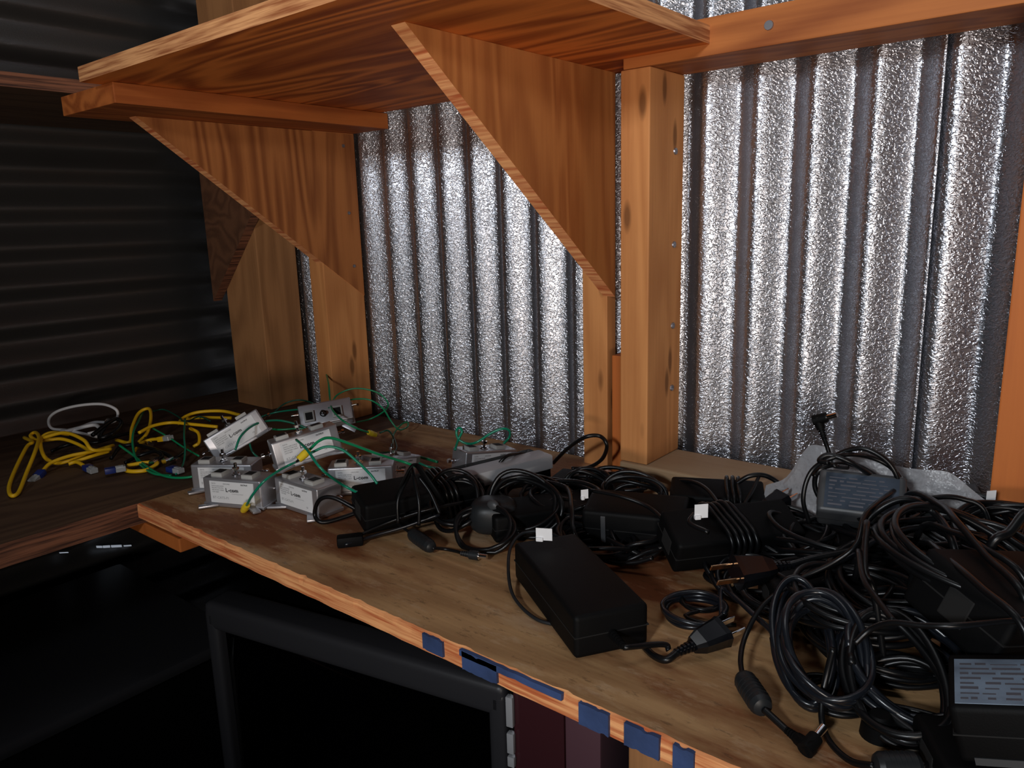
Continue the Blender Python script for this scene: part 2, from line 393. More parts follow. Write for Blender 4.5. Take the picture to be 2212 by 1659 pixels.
board('sill_plate', 'flat dusty wooden sill board at the foot of the metal wall behind the chargers', 'wooden sill', (-.4825, .797, 0), (.9, .884, .038), 'sill', .003)
# shelves : ply boards with laminated edges
def ply(name, label, x0, x1, y0, y1, z0, z1, top, under, edge, jag=0.0, tags=None):
    t = thing(name, label, 'shelf', ((x0 + x1) / 2, (y0 + y1) / 2, z0))
    bm = bmesh.new(); nx = max(2, int((x1 - x0) / .006)) if jag else 1; e = .0022
    rows = []
    for i in range(nx + 1):
        x = x0 + (x1 - x0) * i / nx
        j = jag * (noise.noise(V((x * 60, 0, 3))) + .6 * noise.noise(V((x * 170, 2, 3)))) if jag else 0
        j2 = jag * .5 * noise.noise(V((x * 40, 9, 3))) if jag else 0
        rows.append([bm.verts.new(p) for p in ((x, y0 + j2, z0), (x, y0 + j2 * .5, z0 + (z1 - z0) * .55), (x, y0 + max(0, j) , z1 - e * .5), (x, y0 + e + max(0, j) * 1.6, z1), (x, y1, z1), (x, y1, z0))])
    for A, B in zip(rows, rows[1:]):
        for k in range(6):
            f = bm.faces.new((A[k], B[k], B[(k + 1) % 6], A[(k + 1) % 6]))
            f.material_index = {0: 2, 1: 2, 2: 2, 3: 0, 4: 2, 5: 1}[k]
    f = bm.faces.new(rows[0]); f.material_index = 2
    f = bm.faces.new(rows[-1][::-1]); f.material_index = 2
    wobj('board', bm, [top, under, edge], t)
    return t
low = ply('lower_shelf', 'worn plywood shelf holding the chargers, with blue paint marks on its front edge', -.958, 1.0, .405, .8835, -.0185, 0, 'ply_top', 'ply_under', 'edge', .0022)
# blue paint patches: thin skins of paint on the front edge
def paint(px0, px1, zt0, zt1, top=0.0):
    a = ay(px0, 0, .404); x0 = xedge(px0); x1 = xedge(px1)
    bm = bmesh.new(); n = 14; R_ = []
    for i in range(n + 1):
        x = x0 + (x1 - x0) * i / n; k = noise.noise(V((x * 150, 1, px0))) * .003
        za = -.0185 + zt0 + max(0, k); zb = -.0185 + zt1 + min(0, k)
        R_.append([bm.verts.new(p) for p in ((x, .4026, za), (x, .4026, zb), (x, .4060, zb), (x, .4060, za))])
    for A, B in zip(R_, R_[1:]):
        for q in range(4): bm.faces.new((A[q], B[q], B[(q + 1) % 4], A[(q + 1) % 4]))
    bm.faces.new(R_[0]); bm.faces.new(R_[-1][::-1])
    return wobj('paint_mark', bm, 'blue', low, label='blue paint patch on the shelf edge')
def xedge(px):
    # x on the front edge whose picture column is px
    lo_, hi_ = -1.0, .6
    for _ in range(40):
        mid = (lo_ + hi_) / 2; v = V((mid, .404, -.009)) - EYE
        u = W_ / 2 + FPX * v.dot(rx) / v.dot(fwd)
        if u < px: lo_ = mid
        else: hi_ = mid
    return lo_
for a in ((915, 958, .003, .0175), (995, 1215, .0125, .0183), (1000, 1075, .001, .0175), (1252, 1316, .0005, .018), (1350, 1425, .0005, .018), (1455, 1500, .0005, .018)): paint(*a)
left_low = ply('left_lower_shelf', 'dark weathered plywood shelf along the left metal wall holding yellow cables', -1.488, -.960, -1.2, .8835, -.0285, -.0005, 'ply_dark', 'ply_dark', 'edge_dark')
# its long edge shows two plies: a groove line as batten underneath
board('support_cleat', 'short wooden block under the inner corner where the two lower shelves meet', 'wood block', (-1.03, .412, -.047), (-.872, .452, -.029), 'lumber_orange')
upp = ply('upper_shelf', 'orange plywood upper shelf seen from below', -1.0, -.375, .425, .872, .515, .533, 'ply_top', 'ply_under', 'edge_pale')
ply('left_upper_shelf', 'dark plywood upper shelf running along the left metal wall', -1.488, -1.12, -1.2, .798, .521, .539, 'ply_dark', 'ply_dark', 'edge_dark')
o = obj('shelf_cleat', BX((-.075, -.222, 0), (.075, .212, .024), .0012), 'ply_cleat'); o.location = (-1.044, .671, .4905)
tag(o, 'flat wooden cleat fixed under the left end of the orange upper shelf', 'wood cleat')
def bracket(label, x0, x1, y0, y1, zt, zb, mat, axis='x'):
    bm = bmesh.new(); tri = [(y0, zt), (y0 + .012, zt - .018 + .0), (y1, zb), (y1, zt)]
    tri = [(y0, zt), (y1, zb), (y1, zt)]
    A = [bm.verts.new((x0, a, b)) if axis == 'x' else bm.verts.new((a, x0, b)) for a, b in tri]
    B = [bm.verts.new((x1, a, b)) if axis == 'x' else bm.verts.new((a, x1, b)) for a, b in tri]
    bm.faces.new(A); bm.faces.new(B[::-1])
    for i in range(3):
        f = bm.faces.new((A[i], A[(i + 1) % 3], B[(i + 1) % 3], B[i])); f.material_index = 1
    c = V(((x0 + x1) / 2, (y0 + y1) / 2, zb)) if axis == 'x' else V(((y0 + y1) / 2, (x0 + x1) / 2, zb))
    t = thing('shelf_bracket', label, 'shelf bracket', c); wobj('gusset', bm, [mat, 'edge' if axis == 'x' else 'edge_dark'], t); return t
b1 = bracket('large triangular plywood bracket fixed beside the thick nailed post', -.546, -.528, .508, .861, .5145, .238, 'ply_bracket')
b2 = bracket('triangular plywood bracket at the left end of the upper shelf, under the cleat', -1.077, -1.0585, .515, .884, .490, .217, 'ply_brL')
nails(b2, [(-1.0585, .86, .47), (-1.0585, .862, .36), (-1.0585, .865, .27)], (1, 0, 0), .003)
bracket('dark triangular bracket in the shadowed corner under the left upper shelf', .781, .799, -1.385, -1.07, .5195, .203, 'girt_dark', 'y')
# swap vertices for corner bracket : tip hangs on the wall side
cb = [o for o in bpy.data.objects if o.name.startswith('gusset')][-1]
me = cb.data
for v in me.vertices:
    w = parent_world(cb.parent) @ v.co
    w.x = -1.385 if abs(w.x + 1.07) < 1e-4 else (-1.07 if abs(w.x + 1.385) < 1e-4 else w.x)
    v.co = parent_world(cb.parent).inverted() @ w
# added glowing strips on the left wall, standing in for a bright glint
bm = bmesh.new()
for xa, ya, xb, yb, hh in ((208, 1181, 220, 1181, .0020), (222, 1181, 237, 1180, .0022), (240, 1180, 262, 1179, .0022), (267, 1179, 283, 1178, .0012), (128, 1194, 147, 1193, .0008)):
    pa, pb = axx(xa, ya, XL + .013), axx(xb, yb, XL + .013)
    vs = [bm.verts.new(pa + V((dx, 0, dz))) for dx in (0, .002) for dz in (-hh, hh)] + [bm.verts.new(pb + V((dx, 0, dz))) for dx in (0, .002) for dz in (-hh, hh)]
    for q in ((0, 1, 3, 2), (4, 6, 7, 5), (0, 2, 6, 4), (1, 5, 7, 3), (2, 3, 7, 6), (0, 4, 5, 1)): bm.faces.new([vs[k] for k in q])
struct('trim_glint', bm, 'glint')

# ------------------------------------------------------------------ television and cabinet under the shelf
ft = frame(V((.36, .075, 0)))
t = thing('television', 'large black television with a glossy screen under the lower shelf', 'television', (-.705, .517, ZF), ft)
HW, h_ = .23, .53
bm = bmesh.new(); box(bm, (-HW, .03, 0), (HW, .30, h_ - .01), .02, 3); obj('body', bm, 'tvbody', t, 40)
bm = bmesh.new(); y0, y1 = -.012, .035
box(bm, (-HW, y0, h_ - .04), (HW, y1, h_), .010, 3); box(bm, (-HW, y0, .0), (HW, y1, .06), .010, 3)
box(bm, (-HW, y0, .02), (-HW + .022, y1, h_ - .01), .008, 3); box(bm, (HW - .022, y0, .02), (HW, y1, h_ - .01), .008, 3)
obj('bezel', bm, 'bezel', t, 40)
bm = bmesh.new(); nx = 16
g = [[bm.verts.new(((-HW + .02) + (2 * HW - .04) * i / nx, .004 - .006 * math.cos((i / nx - .5) * 2.6), .055 + (h_ - .09) * j / 8)) for i in range(nx + 1)] for j in range(9)]
for a, b_ in zip(g, g[1:]):
    for i in range(nx): bm.faces.new((a[i], a[i + 1], b_[i + 1], b_[i]))
bmesh.ops.solidify(bm, geom=bm.faces[:], thickness=-.006)
obj('screen', bm, 'screen', t, 'all')
t = thing('speaker_cabinet', 'glossy maroon cabinet standing beside the television under the shelf', 'cabinet', (-.405, .605, ZF), rotz(12))
obj('side_panel', BX((-.065, -.05, 0), (-.006, .20, .56), .004), 'maroon', t, 40)
obj('front_panel', BX((-.004, -.054, 0), (.035, .20, .56), .004), 'maroon2', t, 40)
for z0, z1 in ((.50, .535), (.468, .492), (.452, .464), (.40, .425)):  # pale blocks and strip added here to stand for screen reflections
    obj('reflection_block', BX((-.070, -.056, z0), (-.062, -.049, z1), .001), 'silver', t, 40)['label'] = 'pale block on the left edge standing for a reflection'
obj('reflection_strip', BX((-.0655, -.0525, .28), (-.062, -.0495, .56), .0005), 'chrome', t)
t = thing('storage_tote', 'dark plastic bin in the shadow at far left under the shelves', 'bin', (-1.22, .25, ZF))
bm = bmesh.new(); box(bm, (-.2, -.35, 0), (.2, .3, .40), .02, 3); obj('tub', bm, 'tvbody', t, 40)
bm = bmesh.new(); box(bm, (-.21, -.36, .39), (.21, .31, .41), .008, 2); obj('lid', bm, 'bezel', t, 40)
board('support_post', 'wooden leg under the front of the lower shelf right of the maroon cabinet', 'wooden post', (-.27, .46, ZF), (-.18, .50, -.019), 'lumber_dark')

# ------------------------------------------------------------------ surge protector boxes
def text_mesh(s, size, bold=0):
    c = bpy.data.curves.new('t', 'FONT'); c.body = s; c.size = size; c.offset = bold; c.resolution_u = 2
    o = bpy.data.objects.new('t', c); C.objects.link(o); bpy.context.view_layer.update()
    me = bpy.data.meshes.new_from_object(o); bpy.data.objects.remove(o); bpy.data.curves.remove(c); return me
def add_text(bm, s, x, z, size, y, bold=0, mi=0):
    me = text_mesh(s, size, bold); n0 = len(bm.verts); nf = len(bm.faces); bm.from_mesh(me); bm.verts.ensure_lookup_table(); bm.faces.ensure_lookup_table()
    for v in bm.verts[n0:]: v.co = V((x + v.co.x, y, z + v.co.y))
    for f in bm.faces[nf:]: f.material_index = mi
    bpy.data.meshes.remove(me)
LX, LD, LH = .083, .036, .037
def label_print():
    bm = bmesh.new(); y = -.00062
    add_text(bm, 'L-com', .0215, .0150, .0072, y, .00015, 0)
    box(bm, (.030, y - .0001, .0163), (.040, y, .0168), rot=None)
    add_text(bm, 'BT-CAT5-P1', .002, .0052, .0045, y, 0, 2)
    add_text(bm, 'GROUND', .0185, .0243, .0023, y, 0, 1); add_text(bm, 'OUTPUT', .044, .0243, .0025, y, .0001, 0); add_text(bm, 'DATA', .002, .0243, .0022, y, 0, 1)
    for k, s in enumerate(('DATA LINE SURGE', 'PROTECTOR FOR', 'NETWORK CABLE', 'CAT5 RJ45')): add_text(bm, s, .002, .0212 - .0026 * k, .0021, y, 0, 1)
    add_text(bm, 'connectivity products', .030, .0122, .0019, y, 0, 2)
    add_text(bm, 'CE', .050, .004, .0028, y, 0, 1)
    return bm
proto = None
def surge_box(label, P0, X, roll=0, upv=V((0, 0, 1)), anchor=(0, 0, 0), printed=True):
    """P0 = place of the local anchor point; local x along the label, z up to the jacks; front (label) at y=0"""
    global proto
    fr = frame(X, upv, roll); loc = V(P0) - fr @ V(anchor)
    t = thing('surge_protector', label, 'surge protector', loc, fr)
    if proto is None:
        body = obj('case', BX((0, 0, .003), (LX, LD, LH), .0022, 3), 'case', t, 40)
        bm = bmesh.new()
        box(bm, (-.002, -.0005, .0), (LX + .002, LD + .0005, .0045), .0012)
        obj('base_flange', bm, 'case', t, 40)
        for s in (0, 1):
            bm = bmesh.new(); x = .012 if s == 0 else LX - .012
            for q in range(1):
                box(bm, (-.012, -.006, 0), (.012, .004, .003), .0012, 2, rot=rotz(-38 if s else 38), at=(x + (.004 if s else -.004), -.004, .0006))
            obj('foot', bm, 'case', t, 40)
        lab = obj('label', BX((.010, -.0005, .0055), (.073, .0002, .0335), .0), 'label', t); lab['label'] = 'white printed label'
        bm = label_print(); bmesh.ops.translate(bm, verts=bm.verts[:], vec=(.011, 0, .0055)); lo_ = obj('print', bm, ['inkblack', 'ink', 'inkgrey'], lab)
        for s in (0, 1):
            x = .016 if s == 0 else .060
            bm = bmesh.new(); box(bm, (x - .008, .006, LH - .001), (x + .008, .024, LH + .0045), .0008)
            j = obj('jack', bm, 'jack', t, 40); j['label'] = 'pale network socket'
            bm = bmesh.new(); box(bm, (x - .0055, .009, LH + .0035), (x + .0055, .021, LH + .0049)); obj('socket_hole', bm, 'dark', j)
        bm = bmesh.new(); x = .038
        cyl(bm, (x, .016, LH - .001), (x, .016, LH + .016), .0019, seg=10); cyl(bm, (x, .016, LH), (x, .016, LH + .003), .0045, seg=6)
        cyl(bm, (x, .016, LH + .0075), (x, .016, LH + .0105), .0042, seg=6); cyl(bm, (x, .016, LH + .0005), (x, .016, LH + .0012), .0056, seg=16)
        s_ = obj('ground_stud', bm, 'chrome', t, 35); s_['label'] = 'shiny threaded stud with nuts'
        for s in (0, 1):
            bm = bmesh.new(); x = -.0022 if s == 0 else LX + .0022; dx = -1 if s == 0 else 1
            cyl(bm, (x, .026, .020), (x + dx * .0012, .026, .020), .0032, seg=12); cyl(bm, (x - dx * .003, .026, .020), (x + dx * .0095, .026, .020), .0014, seg=8)
            cyl(bm, (x + dx * .0065, .026, .020), (x + dx * .0100, .026, .020), .0034, .0028, seg=12)
            obj('screw', bm, 'chrome', t, 35)['label'] = 'shiny end screw'
        proto = t
    else:
        for ch in list(proto.children):
            c = ch.copy(); C.objects.link(c); c.parent = t; c.matrix_parent_inverse = Matrix.Identity(4)
            for gch in list(ch.children):
                d = gch.copy(); C.objects.link(d); d.parent = c
    return t
def by_front(label, pl, pr, z=0.0005, **k):
    a = az(*pl, z); b_ = az(*pr, z); mid = (a + b_) / 2; X = (b_ - a)
    return surge_box(label, mid, X, anchor=(LX / 2, 0, 0), **k)
by_front('frontmost surge protector box, label square to view, yellow terminal hanging over it', (440, 1091), (572, 1103))
by_front('surge protector box right of the frontmost one, its right end inside a black cable loop', (593, 1090), (695, 1124))
# behind the front box, turned backwards
a = az(418, 1062, .0005); b_ = az(548, 1062, .0005)
surge_box('surge protector box directly behind the frontmost one, back turned, screws at its left', (a + b_) / 2, b_ - a, anchor=(LX / 2, 0, 0))
# resting on the others
a = az(602, 1020, .044); b_ = reach(a, 742, 975, LX)
surge_box('surge protector box lying on top of the others with a yellow terminal across its label', a, b_ - a, roll=-6)
a = az(470, 1000, .020); b_ = reach(a, 592, 925, LX, True)
surge_box('tilted surge protector box leaning left of the stacked boxes, label slanting upward', a, b_ - a, roll=-14, anchor=(0, 0, 0))
a = az(655, 935, .012); b_ = reach(a, 778, 912, LX, True)
surge_box('rearmost surge protector box tipped so its two sockets face forward, by the wall stud', a, b_ - a, roll=62)
a = az(742, 1068, .0005); b_ = az(822, 1068, .0005)
surge_box('shadowed surge protector box between the stacked boxes and the wrapped black charger', (a + b_) / 2, b_ - a + V((0, .01, 0)), anchor=(LX / 2, 0, 0))
a = az(818, 1052, .006); b_ = reach(a, 905, 1040, LX, True)
surge_box('surge protector box half hidden behind the wrapped black charger, one socket showing', a, b_ - a, roll=0)
a = az(1003, 1036, .003); b_ = reach(a, 1112, 1026, LX, True)
surge_box('surge protector box standing alone near the metal wall behind the silver bar', a, b_ - a, anchor=(0, 0, 0))

# ------------------------------------------------------------------ green ground wires
def P(*pts): return [az(*p) if len(p) == 3 else ay(p[0], p[1], p[3]) for p in pts]
def terminal(t, tip, back, col='yellowterm'):
    bm = bmesh.new(); d = (V(tip) - V(back)).normalized(); back = V(back)
    cyl(bm, back, back + d * .007, .0040, .0048, 12); cyl(bm, back + d * .007, back + d * .016, .0048, .0040, 12)
    wobj('terminal_sleeve', bm, col, t, 40, 'yellow crimp sleeve')
    bm = bmesh.new(); cyl(bm, back + d * .015, back + d * .020, .0016, .0013, 8); wobj('terminal_tip', bm, 'chrome', t, 40)
def gwire(label, pts, mat='green', r=.0014, term=None):
    pts = [V(p) for p in pts]
    t = thing('ground_wire', label, 'wire', (pts[0].x, pts[0].y, 0))
    cable('wire', pts, r, mat, t)
    if term == 'start':
        d = (pts[0] - pts[1]).normalized(); terminal(t, pts[0] + d, pts[0])
    if term == 'end':
        d = (pts[-1] - pts[-2]).normalized(); terminal(t, pts[-1] + d, pts[-1])
    return t
gwire('green wire whose yellow terminal hangs in front of the frontmost box label', P((533, 1091, .012), (545, 1070, .030), (570, 1040, .048), (600, 1018, .055), (628, 1003, .058), (655, 990, .075)), 'teal', .0016, 'start')
gwire('bright green wire arching from the middle yellow terminal to the right', P((668, 972, .092), (690, 952, .10), (715, 946, .10), (760, 960, .088), (815, 980, .07), (870, 997, .05), (905, 1010, .045)), 'green', .0017, 'start')
gwire('teal wire arching over the shadowed box and down behind the wrapped charger', P((672, 978, .09), (705, 965, .095), (740, 972, .09), (775, 1000, .075), (800, 1025, .06), (815, 1045, .05)), 'teal', .0016)
gwire('teal wire crossing diagonally over the label of the topmost box', P((640, 950, .095), (662, 970, .096), (690, 1008, .085), (715, 1030, .07), (745, 1050, .05), (788, 1072, .042)), 'teal', .0016)
gwire('green wire rising upright from the rear box then running right to a yellow terminal', P((704, 804, .088), (710, 830, .080), (713, 862, .062), (718, 885, .055), (740, 908, .045), (770, 925, .032), (796, 934, .02)), 'green', .0015, 'end')
gwire('green wire loop arching high in front of the wooden stud', P((712, 880, .055), (730, 852, .07), (770, 839, .078), (815, 848, .07), (838, 870, .052), (830, 888, .035), (800, 905, .02), (770, 912, .02)), 'green', .0013)
gwire('green wire arching right from the rear box to the copper-tipped end on the shelf', P((718, 878, .055), (755, 864, .062), (795, 863, .060), (825, 880, .048), (845, 910, .028), (862, 928, .014), (880, 922, .012), (880, 912, .016), (866, 918, .01), (850, 940, .004), (850, 975, .003), (858, 1000, .004)), 'green', .0013)
gwire('straight green wire lying from the tilted box to the rear box', P((565, 900, .040), (600, 890, .045), (650, 884, .05), (712, 881, .055)), 'teal', .0014)
gwire('green wire arch in front of the tilted box label', P((508, 972, .045), (522, 940, .062), (555, 915, .068), (600, 908, .064), (645, 918, .055), (675, 932, .045), (690, 940, .04)), 'teal', .0016)
gwire('dark green wire arching behind the tilted box', P((590, 893, .04), (615, 872, .05), (648, 864, .055), (680, 873, .045), (700, 890, .04)), 'greendark', .0013)
gwire('green wire lying under the arch of wires between the two stacked boxes', P((560, 922, .055), (600, 928, .055), (650, 926, .055), (685, 934, .05)), 'green', .0014)
gwire('short green wire hanging below the arch beside the tilted box', P((540, 925, .060), (538, 950, .045), (545, 975, .03), (560, 990, .02)), 'teal', .0014)
gwire('doubled green wires lying on the shelf right of the stacked boxes', P((790, 985, .008), (830, 978, .010), (870, 980, .012), (910, 988, .012), (945, 998, .012)), 'green', .0020)
gwire('dark green wire curling beside the far yellow terminal on the shelf', P((820, 935, .012), (838, 930, .016), (850, 945, .010), (856, 970, .004), (835, 985, .004), (800, 992, .006), (770, 985, .008)), 'greendark', .0014)
gwire('short teal wire poking out beside the black strap toward the lone box', P((905, 1000, .02), (925, 1008, .016), (945, 1012, .012)), 'teal', .0016)
gwire('small green wire end between the front boxes', P((690, 1030, .03), (715, 1045, .022), (735, 1060, .018)), 'teal', .0014)
gwire('green wire making a small loop above the lone surge protector box', P((983, 972, .045), (990, 950, .055), (998, 932, .066), (992, 924, .070), (986, 932, .066), (990, 948, .056), (1008, 958, .050), (1030, 955, .050), (1060, 936, .062), (1085, 926, .068), (1100, 930, .064), (1100, 945, .052), (1088, 958, .045)), 'teal', .0017)
gwire('large green wire loop tangled in the right yellow cables', P((258, 962, .02), (290, 985, .01), (320, 1010, .005), (355, 1028, .003), (395, 1032, .003), (440, 1024, .006), (470, 1010, .01)), 'green', .0018)
gwire('green wire bending tightly up through the yellow cable arch', P((312, 885, .035), (302, 905, .036), (288, 935, .03), (288, 970, .016), (300, 1000, .006), (330, 1022, .003), (370, 1028, .003)), 'green', .0018)
gwire('thin vertical green wire inside the large green loop', P((400, 905, .04), (398, 940, .03), (400, 975, .015), (395, 1005, .005), (380, 1025, .003)), 'teal', .0014)
gwire('green wire crossing the yellow cables toward the tilted box', P((330, 925, .03), (365, 945, .022), (395, 965, .012), (430, 985, .005)), 'green', .0014)
gwire('dark green arc above the right yellow cables', P((330, 888, .035), (355, 885, .036), (385, 900, .036), (400, 912, .034), (430, 900, .034), (455, 910, .03)), 'greendark', .0013)

# ------------------------------------------------------------------ patch cables on the left shelf
def rj(t, tip, back, boot='bluebt'):
    d = (V(tip) - V(back)).normalized(); fr = frame(d); b_ = V(back)
    bm = bmesh.new(); box(bm, (0, -.0058, -.004), (.014, .0058, .004), .0012, 2, rot=fr, at=b_); wobj('plug_boot', bm, boot, t, 40)
    bm = bmesh.new(); box(bm, (.014, -.0055, -.0038), (.027, .0055, .0035), .0006, 1, rot=fr, at=b_); box(bm, (.014, -.002, .0035), (.024, .002, .0048), rot=fr, at=b_)
    wobj('plug', bm, 'clear', t, None, 'clear network plug')
def patch(label, pts, mat='yellow', r=.0027, ends=(), cat='network cable', name='patch_cable', boot='bluebt'):
    pts = [V(p) for p in pts]; t = thing(name, label, cat, (pts[0].x, pts[0].y, 0)); cable('cord', pts, r, mat, t)
    for e in ends:
        a, b_ = (pts[0], pts[1]) if e == 's' else (pts[-1], pts[-2])
        rj(t, a + (a - b_), a, boot)
    return t
patch('yellow cable with a long narrow loop hanging forward at far left', P((52, 945, .022), (70, 955, .028), (58, 965, .026), (35, 1010, .012), (20, 1050, .004), (24, 1070, .003), (40, 1064, .003), (58, 1020, .012), (76, 975, .028), (84, 945, .034), (76, 934, .034), (66, 942, .03), (85, 952, .026), (130, 948, .026), (165, 958, .02), (195, 975, .012)), 'yellow', .0027)
patch('yellow cable arching beside the narrow loop, blue boot at its end', P((150, 938, .030), (110, 935, .036), (88, 950, .03), (95, 985, .014), (120, 1000, .006), (150, 995, .008), (190, 980, .012), (240, 965, .014)), 'yellow', .0028)
patch('yellow cable running from the blue boot up to the right', P((92, 1018, .006), (110, 1000, .012), (150, 985, .016), (200, 975, .016), (245, 962, .012)), 'yellow', .0027, ('s',))
patch('lowest yellow cable of the left bundle with a clear plug', P((185, 1008, .006), (165, 998, .008), (150, 1002, .006), (200, 985, .012), (235, 975, .012)), 'yellow', .0027, ('s',))
patch('yellow cable arching over the middle of the left bundle', P((95, 945, .034), (140, 935, .04), (180, 950, .034), (200, 972, .022), (240, 970, .016)), 'yellow', .0027)
patch('yellow cable with a tall arch behind the green wire loop', P((250, 950, .012), (280, 955, .01), (285, 925, .024), (300, 892, .04), (322, 883, .045), (326, 905, .034), (318, 935, .018), (300, 955, .008)), 'yellow', .0027)
patch('yellow cable running level from the green loop to the tilted box', P((300, 935, .03), (330, 920, .034), (370, 913, .034), (410, 916, .034), (470, 922, .03)), 'yellow', .0027)
patch('rear yellow cable arching toward the tilted box', P((385, 915, .03), (400, 900, .036), (430, 890, .04), (480, 888, .04), (520, 897, .034)), 'yellow', .0027)
patch('short level yellow cable below the rear yellow arch', P((390, 905, .028), (440, 902, .03), (500, 903, .03)), 'yellow', .0026)
patch('yellow cable curling down beside the left end of the tilted box', P((410, 925, .028), (428, 935, .022), (430, 955, .012), (418, 965, .006)), 'yellow', .0026)
patch('yellow cable lying in front of the green wires near the shelf corner', P((258, 1008, .004), (280, 1018, .003), (315, 1016, .003), (340, 1000, .006), (310, 1000, .006), (275, 1006, .006)), 'yellow', .0030)
patch('short yellow cable end with a clear plug inside the green loop', P((345, 948, .018), (325, 950, .014), (305, 958, .01), (290, 975, .006)), 'yellow', .0027, ('s',), boot='yellow')
patch('white cable making a large standing loop behind the yellow cables', P((215, 945, .018), (150, 930, .014), (112, 925, .014), (106, 905, .03), (125, 888, .046), (170, 876, .056), (220, 873, .058), (250, 884, .050), (254, 900, .036), (242, 912, .024), (205, 912, .022), (175, 922, .02), (140, 932, .018)), 'whitecable', .0024)
patch('white flat cable bundle lying beside the loop', P((130, 934, .012), (170, 925, .02), (205, 918, .024), (215, 930, .02), (190, 938, .018)), 'whitecable', .0032)
def coax(label, pts, r=.0026):
    pts = [V(p) for p in pts]; t = thing('coax_cable', label, 'cable', (pts[0].x, pts[0].y, 0)); cable('cord', pts, r, 'rubber', t)
    d = (pts[-1] - pts[-2]).normalized(); bm = bmesh.new(); cyl(bm, pts[-1], pts[-1] + d * .010, .0040, .0040, 6); cyl(bm, pts[-1] + d * .010, pts[-1] + d * .016, .0046, seg=14)
    wobj('connector', bm, 'chrome', t, 35, 'shiny metal connector'); return t
coax('black cable knotted at the end of the white loop', P((200, 940, .03), (225, 920, .036), (250, 905, .038), (262, 915, .032), (245, 935, .028), (215, 945, .024), (230, 915, .03)), .0034)
coax('black cable under the left yellow bundle', P((110, 975, .006), (150, 960, .012), (210, 955, .016), (260, 940, .016), (300, 935, .014), (320, 955, .01)), .0028)
coax('black cable lying across to the right yellow cables', P((240, 990, .006), (262, 965, .012), (300, 962, .012), (345, 975, .01), (375, 990, .006)), .0030)
coax('black cable with silver connector inside the green loop', P((270, 1000, .004), (300, 985, .008), (335, 975, .014), (350, 985, .01), (340, 992, .009)), .0028)
coax('black cable with silver connector left of the surge protectors', P((385, 960, .006), (405, 965, .009), (385, 985, .009), (372, 990, .009)), .0028)
for i, (lab, x, y, z, ang) in enumerate((('blue cable boot with clear plug lying upright below the left yellow bundle', 226, 1018, .008, 70), ('blue plug lying under the silver connectors', 365, 1012, .006, 10))):
    p = az(x, y, z); t = thing('network_plug', lab, 'plug', (p.x, p.y, 0)); d = rotz(ang) @ V((1, 0, 0)); rj(t, p + d, p)

# ------------------------------------------------------------------ black chargers
def ribbed(bm, a, b_, r1, r2, n=6):
    a = V(a); b_ = V(b_)
    for i in range(n):
        p = a.lerp(b_, i / n); q = a.lerp(b_, (i + .62) / n); ra = r1 + (r2 - r1) * i / n
        cyl(bm, p, q, ra, ra * .97, 12); cyl(bm, q, a.lerp(b_, (i + 1) / n), ra * .72, seg=10)
def ferrite(t, a, b_, r=.0075):
    a = V(a); b_ = V(b_); d = b_ - a; bm = bmesh.new()
    pr = [(0, .45), (.04, .8), (.14, 1), (.86, 1), (.96, .8), (1, .45)]
    for (s0, k0), (s1, k1) in zip(pr, pr[1:]): cyl(bm, a + d * s0, a + d * s1, r * k0, r * k1, 18, cap=True)
    for k in range(5):
        s = .28 + .11 * k; cyl(bm, a + d * s, a + d * (s + .04), r * 1.04, seg=18)
    wobj('ferrite_bead', bm, 'greyrub', t, 40)
def barrel(t, a, d, bend=None):
    """straight or right angled DC plug starting at a along d"""
    a = V(a); d = V(d).normalized(); bm = bmesh.new()
    ribbed(bm, a, a + d * .010, .0026, .0036, 4)
    if bend is None:
        cyl(bm, a + d * .010, a + d * .020, .0048, .0050, 16); wobj('plug_body', bm, 'greyrub', t, 40)
        bm = bmesh.new(); cyl(bm, a + d * .020, a + d * .029, .0027, seg=14); cyl(bm, a + d * .0198, a + d * .0204, .004, seg=14)
    else:
        c = a + d * .020; n = V(bend).normalized()
        cyl(bm, a + d * .010, c + d * .003, .0040, .0052, 16); cyl(bm, c - n * .004, c + n * .009, .0055, .0048, 16); wobj('plug_body', bm, 'black', t, 40)
        bm = bmesh.new(); cyl(bm, c + n * .009, c + n * .019, .0027, seg=14)
    wobj('plug_tip', bm, 'chrome', t, 40, 'silver barrel tip')
